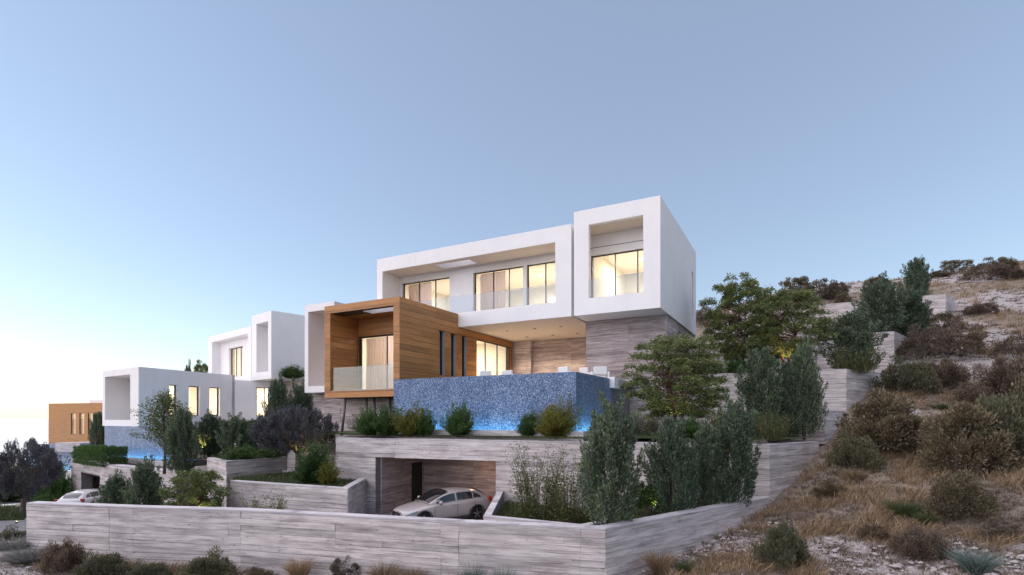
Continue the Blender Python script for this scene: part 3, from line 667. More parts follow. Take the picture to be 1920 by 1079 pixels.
boards(gar, gp(GU0 + 0.06, 4.49), gp(GU1 - 0.06, 4.49), GZ, DRV, 0.2, 'stone_board', (), 3, 41, off=gar.location)
boards(gar, gp(GU0 + 0.06, 0.42), gp(GU0 + 0.06, 4.47), GZ, DRV, 0.2, 'stone_board', [(2.75, 3.9, -5, -2.4)], 3, 42, off=gar.location)
dr = MB(gi); dr.box(GU0 + 0.02, GU0 + 0.062, 3.2, 4.3, DRV, -2.42)
ld = dr.build('louvre_door', 'black_plastic', gar)
lv = MB(gi)
for k_ in range(30): lv.box(GU0 + 0.063, GU0 + 0.085, 3.32, 4.18, DRV + 0.1 + k_ * 0.068, DRV + 0.13 + k_ * 0.068)
lvo = lv.build('louvre', 'dark_metal', ld); lvo['kind'] = 'stuff'
lw = MB(gi).lathe([(0, 0), (0.1, 0), (0.11, 0.03), (0.11, 0.06), (0, 0.06)], 14, 'z', (6.6, 3.0, GZ - 0.065)).build('garage_lamp', 'lamp_warm', gar)
lamp('AREA', gi @ Vector((6.6, 3.0, GZ - 0.1)), 9, (1.0, 0.62, 0.40), 0.3, None, None, gar)

FZ = -2.92
FW = [(-23.27, 8.20), (-19.13, 9.46), (-15.53, 10.78), (-8.39, 12.44), (-4.49, 13.51), (-0.95, 21.63)]
board_wall('front_retaining_wall', 'long low board marked concrete wall along the bottom of the plot', FW, FZ, [-4.75, -4.95, -5.1, -5.2, -5.1, -3.45], 0.36, 0.2, seed=5)
board_wall('planter_wall', 'low pale planter kerb to the right of the parked car', [gp(8.62, -0.02), (-9.01, 14.80), (-5.64, 14.85), (-5.18, 15.84), (-6.44, 20.38)], -3.2, -4.7, 0.22, 0.2, seed=6)
board_wall('planter_wall', 'stepped planter wall with a grey grass clump left of the garage', [(-23.10, 15.50), (-16.32, 16.08), (-18.38, 19.29)], -2.92, -4.9, 0.3, 0.2, seed=7)
board_wall('planter_wall', 'concrete planter wall topped with dark shrubs left of the olive tree', [(-28.82, 17.99), (-25.52, 16.92), (-25.28, 20.34)], -2.22, -5.0, 0.3, 0.2, seed=8)
board_wall('garden_wall', 'short pale wall behind the olive trunk beside small steps', [(-25.01, 20.15), (-21.82, 20.73)], -1.85, -4.6, 0.3, 0.22, seed=9)
sp = empty('garden_steps', (*(-24.70, 19.64), -3.2)); tag(sp, 'three small concrete steps beside the olive tree', 'steps')
for k_ in range(4):
    piece('step', sp, 'coping', (0.1 * k_, 0.3 * k_, -0.2 + 0.2 * k_), (1.3, 0.34, 0.17), R(20))
# stepped terrace walls climbing the hill
board_wall('terrace_wall', 'lowest small terrace wall just above the garage wall end', [(-1.30, 27.92), (1.00, 27.80), (1.91, 30.56)], 0.31, [-1.2, -1.2, 0.0], 0.32, 0.22, seed=11)
board_wall('terrace_wall', 'terrace wall running out from the house behind the spreading tree', [(-6.72, 33.06), (2.18, 32.98), (4.40, 37.46)], 2.55, [-1.1, 0.2, 2.1], 0.32, 0.23, seed=12)
board_wall('terrace_wall', 'higher terrace wall with a bend below the dark conical shrubs', [(-7.40, 41.79), (5.32, 41.48), (6.92, 46.09)], 5.49, [2.2, 2.4, 4.8], 0.32, 0.24, seed=13)
board_wall('terrace_wall', 'topmost terrace wall ending in a tall blunt end on the hillside', [(-4.13, 51.84), (9.91, 51.90), (11.17, 55.42)], 9.5, [6.0, 6.6, 8.3], 0.4, 0.26, seed=14)

# surfaces
def sheet(name, label, poly, z, mat):
    zz = z if isinstance(z, list) else [z] * len(poly)
    o = MB().add([(p[0], p[1], h) for p, h in zip(poly, zz)], [tuple(range(len(poly)))]).build(name, mat); tag(o, label, None, None, 'structure'); return o
sheet('lawn', 'narrow lawn on the garage roof around the pool', [gp(0.1, 0.42), gp(19.2, 0.42), (0.63, 25.89), (-0.88, 29.06), (-6, 33.5), (-28, 33.5), (-28.2, 20.5)], -0.84, 'lawn')
sheet('planting_bed', 'bed on the second terrace', [(-1.40, 28.10), (0.99, 28.02), (1.87, 30.65), (2.52, 33.39), (-2.69, 33.76)], 0.18, 'soil')
sheet('planting_bed', 'bed on the third terrace', [(-6.97, 33.16), (2.20, 33.21), (4.27, 37.51), (5.77, 41.95), (-7.52, 42.51)], 2.4, 'soil')
sheet('planting_bed', 'bed on the fourth terrace', [(-7.61, 41.90), (5.35, 41.72), (6.78, 46.02), (9.69, 52.13), (-4.16, 52.28)], 5.35, 'soil')
sheet('planting_bed', 'bed behind the front wall corner', [(-5.39, 14.47), (-4.58, 13.78), (-1.00, 21.61), (-5.94, 20.88), (-6.50, 20.69), (-5.08, 15.66)], -3.25, 'lawn')
sheet('planting_bed', 'planter bed of tall grass', [(-8.98, 14.92), (-5.69, 14.99), (-6.75, 20.67), (-11.21, 20.09)], -3.7, 'soil')
sheet('driveway', 'concrete driveway in front of the garage', [(-32.01, 12.29), (-21.61, 9.04), (-15.79, 10.92), (-8.49, 12.58), (-5.05, 13.63), gp(12.5, 0.2), gp(9.0, 4.4), gp(2.0, 4.4), (-22.31, 18.65), (-31.89, 18.04), (-44.18, 19.94), (-48.02, 18.44)],
      [-5.5, -4.75, -4.65, -4.6, -4.6, -4.6, -4.6, -4.6, -4.75, -5.3, -5.95, -5.95], 'drive')
sheet('planting_bed', 'planting bed at the foot of the left walls', [(-24.58, 11.18), (-18.52, 12.18), (-17.19, 14.37), (-16.78, 16.18), (-23.33, 15.60), (-29.02, 17.99), (-34.56, 15.46)], [-4.7, -4.5, -4.45, -4.5, -4.6, -4.75, -5.2], 'soil')
sheet('planting_bed', 'bed between the olive and the left garage wall', [(-23.29, 15.63), (-16.51, 16.21), (-18.29, 19.34), (-21.82, 20.73), (-25.28, 20.34), (-25.54, 17.03)], -3.06, 'soil')
sheet('planting_bed', 'upper left garden bed below the white villa', [(-29.01, 18.11), (-25.71, 17.05), (-25.45, 20.48), (-21.84, 21.06), (-27.21, 26.24), (-41.39, 27.69), (-42.21, 22.70), (-32.41, 18.33)], -2.4, 'soil')

# ------------------------------------------------------------------ plants: meshes are made once per kind and shared
def unitv(a): return a / np.maximum(np.linalg.norm(a, axis=1, keepdims=True), 1e-9)
def leaf_mesh(name, C, D, L, W, mat, rng, curl=0.12):
    n = len(C); D = unitv(D); S = unitv(np.cross(D, unitv(rng.normal(size=(n, 3))))); N = np.cross(S, D)
    L = (L * rng.uniform(0.7, 1.3, n))[:, None]; W = (W * rng.uniform(0.7, 1.3, n))[:, None]
    V = np.stack([C, C + D * L * 0.5 + S * W * 0.5 + N * L * curl, C + D * L, C + D * L * 0.5 - S * W * 0.5 + N * L * curl], 1).reshape(-1, 3)
    F = np.arange(4 * n).reshape(-1, 4); me = bpy.data.meshes.new(name); np_mesh(me, V, F); me.materials.append(M[mat]); return me
def blade_mesh(name, B, D, L, W, mat, rng, droop=0.25):
    """curved two-segment grass blades: a quad and a tip triangle sharing vertices"""
    n = len(B); D = unitv(D); S = unitv(np.cross(D, rng.normal(size=(n, 3)))); L = np.asarray(L)[:, None] if np.ndim(L) else L * rng.uniform(0.6, 1.2, n)[:, None]
    out = D * np.array([1, 1, 0]); mid = B + D * L * 0.55; tip = B + D * L + unitv(out + 1e-6) * L * droop * 0.6 - np.array([0, 0, 1]) * L * droop * 0.35
    V = np.stack([B - S * W / 2, B + S * W / 2, mid + S * W * 0.4, mid - S * W * 0.4, tip], 1).reshape(-1, 3)
    o = np.arange(n)[:, None] * 5; T = np.concatenate([o + np.array([[0, 1, 2]]), o + np.array([[0, 2, 3]]), o + np.array([[3, 2, 4]])], 0)
    me = bpy.data.meshes.new(name); np_mesh(me, V, T); me.materials.append(M[mat]); return me
def sph(rng, n): return unitv(rng.normal(size=(n, 3)))
KINDS = {}
def k_upright(seed, mat='leaf_upright', h=3.5, w=1.0, shoots=230, per=78):
    rng = np.random.default_rng(seed); C = []; D = []
    zt = h * (0.12 + 0.88 * rng.uniform(0, 1, shoots) ** 0.8); q = zt / h
    prof = np.clip((q + 0.26) / 0.62, 0, 1) ** 0.8 * np.clip((1.10 - q) / 0.55, 0.10, 1) ** 0.65
    ph = rng.uniform(0, 2 * math.pi, shoots); lob = 1 + 0.22 * np.sin(3 * ph + seed) + 0.14 * np.sin(5 * ph + 2 * seed + 5 * q)
    rr = w * prof * lob * rng.uniform(0.25, 1.15, shoots) ** 0.6
    sp = rng.uniform(0, 1, shoots) < 0.22
    rr = np.where(sp, rr * 1.12, rr)
    tip = np.stack([rr * np.cos(ph), rr * np.sin(ph), zt * rng.uniform(0.92, 1.06, shoots) + np.where(sp, 0.09 * h, 0)], 1)
    ln = h * rng.uniform(0.16, 0.34, shoots)
    start = tip * np.array([0.62, 0.62, 0]) + np.array([0, 0, 1]) * np.maximum(0.08, tip[:, 2] - ln)[:, None]
    ax = unitv(tip - start)
    for i in range(shoots):
        t = rng.uniform(0, 1, per) ** 0.75; p = start[i] + (tip[i] - start[i]) * t[:, None]
        o = sph(rng, per); p = p + o * (0.12 * (1 - 0.85 * t) + 0.012)[:, None]
        C.append(p); D.append(ax[i] * 1.0 + o * 0.7)
    C = np.concatenate(C); D = np.concatenate(D)
    st = MB(); rg = random.Random(seed)
    for k in range(7):
        a = rg.uniform(0, 6.28); r = rg.uniform(0.2, 0.55) * w; st.tube([((0.06 * math.cos(a), 0.06 * math.sin(a), -0.1), 0.035), ((0.5 * r * math.cos(a), 0.5 * r * math.sin(a), h * 0.3), 0.025), ((r * math.cos(a), r * math.sin(a), h * 0.62), 0.008)], 5)
    return [('crown', leaf_mesh('crown', C, D, 0.125, 0.045, mat, rng)), ('stem', st.mesh('stem', 'bark'))], w, h
def k_layered(seed, mat='leaf_layered', h=4.5, w=2.2, pads=120, per=300, trunk='red_bark', low=0.22):
    rng = np.random.default_rng(seed); rg = random.Random(seed); C = []; D = []; tr = MB(); n_main = 4
    mains = []
    for k in range(n_main):
        a = 6.28 * k / n_main + rg.uniform(-.4, .4); top = Vector((0.42 * w * math.cos(a), 0.42 * w * math.sin(a), h * rg.uniform(0.62, 0.9)))
        mid = Vector((0.13 * w * math.cos(a + .5), 0.13 * w * math.sin(a + .5), h * 0.32)); mains.append((mid, top))
        tr.tube([((0.05 * math.cos(a), 0.05 * math.sin(a), -0.15), 0.075), (tuple(mid), 0.05), (tuple(mid.lerp(top, 0.5) + Vector((rg.uniform(-.1, .1), rg.uniform(-.1, .1), 0))), 0.035), (tuple(top), 0.012)], 6)
    for i in range(pads):
        q = low + (1 - low) * (i + rng.uniform(0, 1)) / pads; a = i * 2.4 + rng.uniform(-0.5, 0.5)
        prof = max(0.18, 1 - abs(((q - low) / (1 - low) - 0.5) / 0.66) ** 2.4)
        rad = w * prof * rng.uniform(0.25, 1.0) ** 0.7; c = np.array([rad * math.cos(a), rad * math.sin(a), h * q * rng.uniform(0.94, 1.03)])
        pr = w * rng.uniform(0.12, 0.23) * (1.1 - 0.3 * q); n = int(per * rng.uniform(0.7, 1.3))
        t = rng.uniform(0, 2 * math.pi, n); rr = pr * np.sqrt(rng.uniform(0, 1, n)) * (1 + 0.3 * np.sin(5 * t + i))
        fx = np.stack([rr * np.cos(t), rr * np.sin(t), rng.normal(0, 0.05, n) - 0.22 * rr ** 2 / max(pr, .1) + 0.06 * np.sin(7 * t + 9 * rr)], 1)
        fx[:, 0] *= 1.15; C.append(c + fx)
        D.append(np.stack([np.cos(t) + rng.normal(0, .6, n) + 0.6 * math.cos(a), np.sin(t) + rng.normal(0, .6, n) + 0.6 * math.sin(a), rng.normal(-0.25, 0.28, n)], 1))
        m = mains[i % n_main]; f = min(0.95, max(0.1, q * 0.9)); s = Vector(m[0]).lerp(m[1], f * 0.8); e = Vector(c)
        tr.tube([(tuple(s), 0.022), (tuple(s.lerp(e, 0.5) + Vector((0, 0, -0.08))), 0.014), (tuple(e), 0.005)], 4)
    return [('crown', leaf_mesh('crown', np.concatenate(C), np.concatenate(D), 0.12, 0.042, mat, rng, 0.05)), ('trunk', tr.mesh('trunk', trunk, True))], w, h
def k_round(seed, mat, h=1.3, w=1.0, clumps=85, per=150, L=0.075, W=0.035, open_=0.0, up=0.35):
    rng = np.random.default_rng(seed); C = []; D = []; st = MB()
    for i in range(clumps):
        v = sph(rng, 1)[0]; v[2] = abs(v[2]) * 1.0 - 0.12; k = 0.55 + 0.45 * rng.uniform() ** 0.5
        lob = 1 + 0.22 * math.sin(2.7 * math.atan2(v[1], v[0]) + seed) + 0.14 * math.sin(5 * v[2] + seed * 2)
        c = v * np.array([w, w, h * 0.78]) * k * lob * 0.86 + np.array([0, 0, h * 0.2]); c[2] = max(c[2], 0.05)
        rad = w * rng.uniform(0.14, 0.27) * (1 - 0.3 * open_); n = int(per * rng.uniform(0.6, 1.4)); o = sph(rng, n) * (rng.uniform(0, 1, n) ** 0.45)[:, None]
        p = c + o * rad * np.array([1, 1, 0.85]); p[:, 2] = np.maximum(p[:, 2], 0.0); C.append(p); D.append(o + v * 0.5 + np.array([0, 0, up]))
        if i % 3 == 0: st.tube([((0.04 * v[0], 0.04 * v[1], -0.15), 0.02), (tuple(c * np.array([0.5, 0.5, 0.55])), 0.013), (tuple(c), 0.005)], 4)
    return [('crown', leaf_mesh('crown', np.concatenate(C), np.concatenate(D), L, W, mat, rng)), ('stem', st.mesh('stem', 'bark'))], w * 1.0, h
def k_spiky(seed, mat, h=1.2, w=0.8, shoots=170, per=70):
    rng = np.random.default_rng(seed); C = []; D = []; st = MB()
    for i in range(shoots):
        v = sph(rng, 1)[0]; v[2] = abs(v[2]) + 0.25; v /= np.linalg.norm(v); e = v * np.array([w, w, h]) * rng.uniform(0.55, 1.12) * (1 + 0.18 * math.sin(3 * math.atan2(v[1], v[0]) + seed)); s = e * 0.25; s[2] = max(0.02, s[2] * 0.4)
        t = rng.uniform(0.1, 1, per); o = sph(rng, per); C.append(s + (e - s) * t[:, None] + o * 0.045); D.append(unitv((e - s)[None]) * 0.8 + o * 0.7)
        if i % 4 == 0: st.tube([((s[0] * .3, s[1] * .3, -0.05), 0.012), (tuple(e), 0.004)], 4)
    return [('crown', leaf_mesh('crown', np.concatenate(C), np.concatenate(D), 0.085, 0.03, mat, rng)), ('stem', st.mesh('stem', 'bark'))], w, h
def k_wisp(seed, h=2.4, w=1.2, stems=70, per=46, mat='leaf_wisp', lean=0.35):
    rng = np.random.default_rng(seed); C = []; D = []; st = MB()
    for i in range(stems):
        a = rng.uniform(0, 6.28); r0 = w * 0.55 * math.sqrt(rng.uniform()); hh = h * rng.uniform(0.45, 1.0); b = np.array([r0 * math.cos(a), r0 * math.sin(a), -0.03])
        a2 = a + rng.normal(0, 0.8); ln = lean * hh * rng.uniform(0.3, 1.2)
        m = b + np.array([ln * 0.3 * math.cos(a2), ln * 0.3 * math.sin(a2), hh * 0.55]); e = b + np.array([ln * math.cos(a2), ln * math.sin(a2), hh])
        st.tube([(tuple(b), 0.011), (tuple(m), 0.009), (tuple(e), 0.003)], 3)
        t = rng.uniform(0.12, 1, per); p = (b * ((1 - t) ** 2)[:, None] + m * (2 * t * (1 - t))[:, None] + e * (t ** 2)[:, None]); o = sph(rng, per); o[:, 2] = np.abs(o[:, 2]) * 0.6 + 0.1
        C.append(p + o * 0.05); D.append(o)
    return [('foliage', leaf_mesh('foliage', np.concatenate(C), np.concatenate(D), 0.12, 0.024, mat, rng)), ('stalks', st.mesh('stalks', mat))], w, h
def k_tuft(seed, mat, h=0.6, w=0.5, n=520, W=0.012):
    rng = np.random.default_rng(seed); a = rng.uniform(0, 6.28, n); r = 0.3 * w * np.sqrt(rng.uniform(0, 1, n)); B = np.stack([r * np.cos(a), r * np.sin(a), np.full(n, -0.03)], 1)
    sp = rng.uniform(0, 1, n) ** 0.7; a2 = a + rng.normal(0, 0.5, n); D = np.stack([np.cos(a2) * sp * w / h, np.sin(a2) * sp * w / h, np.full(n, 0.9)], 1)
    return [('blades', blade_mesh('blades', B, D, h * rng.uniform(0.6, 1.05, n), W, mat, rng, 0.3))], w, h
def k_olive(seed, h=3.0, w=2.2, trunk_h=1.1, clumps=250, per=130):
    rng = np.random.default_rng(seed); rg = random.Random(seed); tr = MB(); C = []; D = []
    limbs = []
    for k in range(6):                                               # gnarled trunk of twisted strands
        a0 = k * 1.05; path = []
        for j in range(6):
            t = j / 5; a = a0 + t * 1.9; r = 0.17 * (1 - 0.55 * t) * (1 + 0.25 * math.sin(3 * t + k)); path.append(((r * math.cos(a) + 0.10 * math.sin(2.2 * t), r * math.sin(a), -0.2 + t * (trunk_h + 0.2)), 0.13 - 0.06 * t + 0.02 * math.sin(5 * t + k)))
        tr.tube(path, 7); e = Vector(path[-1][0]); a = a0 + 1.9 + rg.uniform(-.3, .3)
        tip = Vector((0.7 * w * math.cos(a), 0.7 * w * math.sin(a), trunk_h + (h - trunk_h) * rg.uniform(0.3, 0.65)))
        tr.tube([(tuple(e), 0.075), (tuple(e.lerp(tip, 0.45) + Vector((0, 0, 0.16))), 0.045), (tuple(tip), 0.015)], 6); limbs.append((e, tip))
    for i in range(clumps):
        v = sph(rng, 1)[0]; v[2] = v[2] * 0.9; k = 0.5 + 0.5 * rng.uniform() ** 0.5; lob = 1 + 0.14 * math.sin(3 * math.atan2(v[1], v[0]) + seed)
        c = np.array([0, 0, trunk_h + (h - trunk_h) * 0.46]) + v * np.array([w, w, (h - trunk_h) * 0.52]) * k * lob
        up = unitv((v * 0.7 + np.array([0, 0, 0.8]))[None])[0]; ln = 0.42; n = int(per * rng.uniform(0.6, 1.3)); t = rng.uniform(0, 1, n); o = sph(rng, n)
        C.append(c + up * (t * ln)[:, None] + o * (0.17 * (1 - 0.6 * t))[:, None]); D.append(up + o * 0.8)
        if i % 4 == 0: s = Vector(limbs[i % 6][1]); tr.tube([(tuple(s), 0.016), (tuple(c), 0.006)], 4)
    return [('crown', leaf_mesh('crown', np.concatenate(C), np.concatenate(D), 0.13, 0.036, 'leaf_olive', rng)), ('trunk', tr.mesh('trunk', 'bark', True))], w, h
def k_slender(seed, h=4.6, w=1.5):
    rng = np.random.default_rng(seed); rg = random.Random(seed); tr = MB(); C = []; D = []
    tr.tube([((0, 0, -0.15), 0.07), ((0.04, 0, h * 0.35), 0.055), ((-0.05, 0.05, h * 0.65), 0.035), ((0.05, 0, h * 0.97), 0.01)], 7)
    for i in range(46):
        q = 0.34 + 0.66 * (i + rng.uniform()) / 46; a = i * 2.4 + rng.uniform(-.4, .4); ln = w * max(0.15, math.sin(math.pi * (0.22 + 0.74 * (q - 0.34) / 0.66))) * rng.uniform(0.5, 1.05)
        s = Vector((0.02, 0, h * q * 0.82)); e = Vector((ln * math.cos(a), ln * math.sin(a), h * min(1.0, q * 0.86 + 0.15))); tr.tube([(tuple(s), 0.02), (tuple(s.lerp(e, .5) + Vector((0, 0, .05))), 0.012), (tuple(e), 0.004)], 4)
        n = 130; t = rng.uniform(0.3, 1.05, n); o = sph(rng, n); p = np.array(s) + (np.array(e) - np.array(s)) * t[:, None] + o * 0.2 * rng.uniform(0.2, 1, n)[:, None]; C.append(p); D.append(o + np.array([0, 0, -0.2]))
    return [('crown', leaf_mesh('crown', np.concatenate(C), np.concatenate(D), 0.10, 0.05, 'leaf_tree', rng)), ('trunk', tr.mesh('trunk', 'bark', True))], w, h
def k_hedge(seed, mat='leaf_bush', L=4.6, h=1.1, w=0.55, n=15000):
    rng = np.random.default_rng(seed); p = rng.uniform(-1, 1, (n, 3)); k = rng.integers(0, 3, n); p[np.arange(n), k] = np.sign(p[np.arange(n), k]) * rng.uniform(0.8, 1.05, n)
    C = p * np.array([L / 2, w, h / 2]) + np.array([0, 0, h / 2]); C[:, 2] += 0.10 * np.sin(C[:, 0] * 4 + seed) * (p[:, 2] > 0); D = p * 0.6 + sph(rng, n) * 0.7 + np.array([0, 0, 0.7])
    st = MB()
    for i in range(9): st.tube([((-L / 2 + L * (i + .5) / 9, 0, -.1), 0.02), ((-L / 2 + L * (i + .5) / 9, 0.02, h * 0.7), 0.01)], 4)
    return [('crown', leaf_mesh('crown', C, D, 0.10, 0.04, mat, rng)), ('stem', st.mesh('stem', 'bark'))], L / 2, h
def kind(key):
    if key not in KINDS:
        KINDS[key] = {
         'up1': lambda: k_upright(1), 'up2': lambda: k_upright(2, w=1.05), 'up3': lambda: k_upright(5, w=0.95),
         'lay1': lambda: k_layered(3), 'lay2': lambda: k_layered(8, trunk='bark'), 'lay3': lambda: k_layered(12, h=2.4, w=1.5, pads=70, per=230, low=0.12),
         'sc1': lambda: k_round(21, 'leaf_scrub'), 'sc2': lambda: k_round(22, 'leaf_scrub_brown'), 'sc3': lambda: k_round(23, 'leaf_scrub_green'), 'sc4': lambda: k_round(24, 'leaf_scrub', clumps=44, per=130, open_=0.5), 'sc5': lambda: k_round(27, 'leaf_scrub_brown', clumps=48, per=120, open_=0.4),
         'bush': lambda: k_spiky(31, 'leaf_bush', 1.2, 0.8, 190, 66), 'bush2': lambda: k_spiky(33, 'leaf_bush', 1.2, 0.75), 'gold': lambda: k_spiky(35, 'leaf_gold', 1.3, 0.9), 'lit': lambda: k_round(37, 'leaf_bush', 1.1, 0.75, 50, 110, 0.09, 0.045, 0, 0.6),
         'wisp1': lambda: k_wisp(41), 'wisp2': lambda: k_wisp(42, 1.6, 1.0, 60, 40), 'reed': lambda: k_wisp(43, 1.4, 1.0, 90, 16, 'leaf_wisp', 0.5),
         'tuftb': lambda: k_tuft(51, 'blue_grass'), 'tuftg': lambda: k_tuft(52, 'green_grass'), 'tufts': lambda: k_tuft(53, 'straw', 0.8, 0.6, 700), 'tuftw': lambda: k_tuft(54, 'grey_grass', 0.6, 0.9, 800),
         'olive': lambda: k_olive(61), 'olive2': lambda: k_olive(64, 3.2, 2.6, 0.75), 'slender': lambda: k_slender(71), 'hedge': lambda: k_hedge(81)}[key]()
        parts, w0, h0 = KINDS[key]; me = parts[0][1]; co = np.empty(len(me.vertices) * 3, np.float32); me.vertices.foreach_get('co', co); co = co.reshape(-1, 3)
        w1 = float(np.percentile(np.abs(co[:, 0]), 98.5) if key == 'hedge' else np.percentile(np.hypot(co[:, 0], co[:, 1]), 97)); KINDS[key] = (parts, w1, float(np.percentile(co[:, 2], 99.5)))
    return KINDS[key]
PNAME = {'up': 'upright_shrub', 'lay': 'spreading_tree', 'sc': 'scrub_bush', 'bu': 'leafy_bush', 'go': 'golden_bush', 'li': 'leafy_bush', 'wi': 'bamboo_clump', 're': 'reed_clump', 'tu': 'grass_tuft', 'ol': 'olive_tree', 'sl': 'slender_tree', 'he': 'hedge'}
PCAT = {'up': 'shrub', 'lay': 'tree', 'sc': 'bush', 'bu': 'bush', 'go': 'bush', 'li': 'bush', 'wi': 'bamboo', 're': 'reeds', 'tu': 'grass', 'ol': 'tree', 'sl': 'tree', 'he': 'hedge'}
PGRP = {'up': 'upright dark shrubs in the terraces', 'lay': 'spreading layered trees', 'sc': 'round scrub bushes on the slope', 'bu': 'leafy bushes in the garden', 'tu': 'grass tufts on the slope', 'wi': 'bamboo clumps', 're': 'reed clumps'}
_pr = random.Random(99)
def plant(key, xy, z, w, h, label, rz=None):
    """one plant: foliage and stems under an Empty at its foot, w = half width, h = height in metres"""
    parts, w0, h0 = kind(key); k = 'lay' if key.startswith('lay') else key[:2]
    e = empty(PNAME[k], (xy[0], xy[1], z), _pr.uniform(0, 6.28) if rz is None else rz); s = (w / w0, w / w0 * _pr.uniform(0.93, 1.07), h / h0)
    for nm, me in parts:
        o = obj(nm, me, e, None, 0, s)
        if k == 'he' and nm == 'stem': o['kind'] = 'stuff'
    tag(e, label, PCAT[k], PGRP.get(k)); return e

# upright dark shrubs, right-hand beds
for key, xy, z, w, h, lb in [
 ('up1', (-4.79, 14.80), -3.12, 0.95, 3.55, 'tallest dark upright shrub standing at the corner of the front wall'),
 ('up2', (-3.58, 17.61), -3.12, 0.90, 3.00, 'dark upright shrub left of three behind the sloping front wall'),
 ('up3', (-2.84, 19.25), -3.12, 0.72, 2.85, 'narrow dark upright shrub between two wider ones behind the front wall'),
 ('up1', (-2.04, 20.03), -3.12, 0.85, 3.65, 'dark upright shrub right of three behind the sloping front wall'),
 ('up2', (-1.46, 24.88), -0.86, 0.95, 3.70, 'dark upright shrub left of three on the lawn above the garage wall'),
 ('up3', (-0.41, 25.79), -0.86, 0.72, 3.25, 'middle dark upright shrub on the lawn above the garage wall'),
 ('up1', (0.19, 26.23), -0.86, 0.72, 4.05, 'dark upright shrub beside the lowest small terrace wall'),
 ('up2', (2.63, 34.81), 2.4, 1.42, 3.30, 'broad dark upright shrub above the reeds on the bent terrace wall'),
 ('up3', (4.80, 43.47), 5.35, 1.50, 3.90, 'broad dark upright shrub left on the high terrace near the hilltop'),
 ('up1', (6.52, 44.85), 5.35, 1.45, 3.30, 'dark upright shrub right on the high terrace near the hilltop'),
 ('up2', (8.22, 52.69), 8.6, 1.05, 4.00, 'slim dark upright shrub cut out against the sky at the hilltop'),
 # left-hand beds
 ('up3', (-27.64, 12.94), -5.0, 0.75, 2.35, 'leftmost small dark upright shrub behind the front wall'),
 ('up1', (-25.92, 13.30), -4.9, 0.80, 2.95, 'dark upright shrub behind the front wall below the slender tree'),
 ('up2', (-31.03, 17.93), -3.3, 0.90, 3.70, 'dark upright shrub beside the slender tree trunk'),
 ('up3', (-31.15, 19.57), -2.4, 0.85, 2.60, 'dark upright shrub in front of the white villa pool end'),
 ('up1', (-28.37, 19.36), -2.4, 0.90, 2.50, 'dark upright shrub above the left planter wall corner'),
 ('up2', (-27.55, 20.37), -2.4, 0.85, 2.30, 'low dark upright shrub just left of the olive crown'),
 ('up3', (-29.26, 22.86), -2.4, 0.85, 4.85, 'tall dark upright shrub behind the olive tree'),
 ('up1', (-28.45, 23.87), -2.4, 1.05, 4.55, 'tall dark upright shrub between the olive and the white side box'),
 ('up2', (-54.39, 24.09), -3.2, 0.75, 3.6, 'small upright shrub beside the far timber villa')]:
    plant(key, xy, z, w, h, lb)
# spreading trees
plant('lay1', (-4.71, 24.27), -0.86, 2.15, 4.4, 'spreading layered green tree right of the pool before the stone wall', 0.6)
plant('lay2', (-3.21, 35.75), 2.4, 2.15, 6.25, 'tallest layered green tree against the sky beside the white villa box', 1.9)
plant('lay1', (-0.66, 34.40), 2.4, 2.20, 4.75, 'layered tree with yellow lit lower leaves above the middle terrace wall', 3.7)
plant('lay3', (-23.43, 14.07), -4.7, 1.25, 2.35, 'low layered green shrub tree behind the front wall at the left', 0.3)
# olive and slender trees
plant('olive', (-22.90, 19.01), -3.06, 2.05, 3.55, 'grey olive tree with lit trunk left of the timber box', 0.4)
plant('olive2', (-39.75, 13.80), -5.6, 2.15, 4.2, 'big gnarled olive tree at the far left edge', 2.1)
plant('slender', (-33.02, 18.00), -3.2, 1.6, 4.7, 'slender light green tree before the blue pool of the white villa', 1.0)
# bushes on the garage roof
for key, xy, w, h, lb in [
 ('bush', (-18.72, 19.79), 0.72, 1.25, 'green bush leftmost on the garage roof under the timber box'),
 ('bush2', (-17.66, 20.02), 0.78, 1.35, 'green bush second from the left on the garage roof'),
 ('gold', (-16.42, 20.23), 0.80, 1.35, 'yellow green bush left of the pool wall middle'),
 ('bush2', (-15.77, 20.47), 0.50, 1.20, 'green bush just right of the left yellow green bush'),
 ('bush', (-14.00, 20.74), 0.70, 1.45, 'round green bush alone before the middle of the pool wall'),
 ('bush', (-10.52, 21.14), 0.55, 1.1, 'small dark green bush left of the golden bush at the pool corner'),
 ('gold', (-9.22, 21.10), 0.92, 1.5, 'large golden green bush before the pool corner')]:
    plant(key, xy, -0.86, w, h, lb)
plant('lit', (-4.38, 17.63), -3.12, 0.52, 0.95, 'bright green lit bush between the dark shrubs behind the front wall')
plant('lit', (-24.57, 12.89), -4.8, 0.6, 0.95, 'small bright green bush under the dark shrubs at the left')
plant('bush', (-26.28, 18.33), -2.4, 0.95, 0.85, 'low green bush on the left planter wall')
plant('bush', (-26.02, 19.61), -2.4, 0.8, 0.75, 'low green bush beside the steps on the left planter wall')
plant('bush2', (-19.68, 17.34), -3.06, 0.85, 1.75, 'feathery yellow green bush in front of the olive trunk')
plant('gold', (-18.65, 17.22), -3.06, 0.45, 1.1, 'small yellow green bush against the garage wall end')
plant('bush', (-3.09, 33.43), 2.4, 0.8, 1.0, 'green bush under the tallest layered tree')
plant('lit', (-4.73, 33.68), 2.4, 0.8, 0.9, 'low bush on the terrace wall beside the white villa corner')
plant('lit', (-1.87, 33.29), 2.4, 0.9, 1.0, 'bright green bush at the foot of the yellow lit tree')
plant('bush', (-3.96, 22.40), -0.86, 0.8, 0.85, 'low dark bush on the lawn under the spreading tree')
plant('gold', (-2.85, 24.13), -0.86, 0.75, 1.0, 'yellowish bush behind the three dark shrubs')
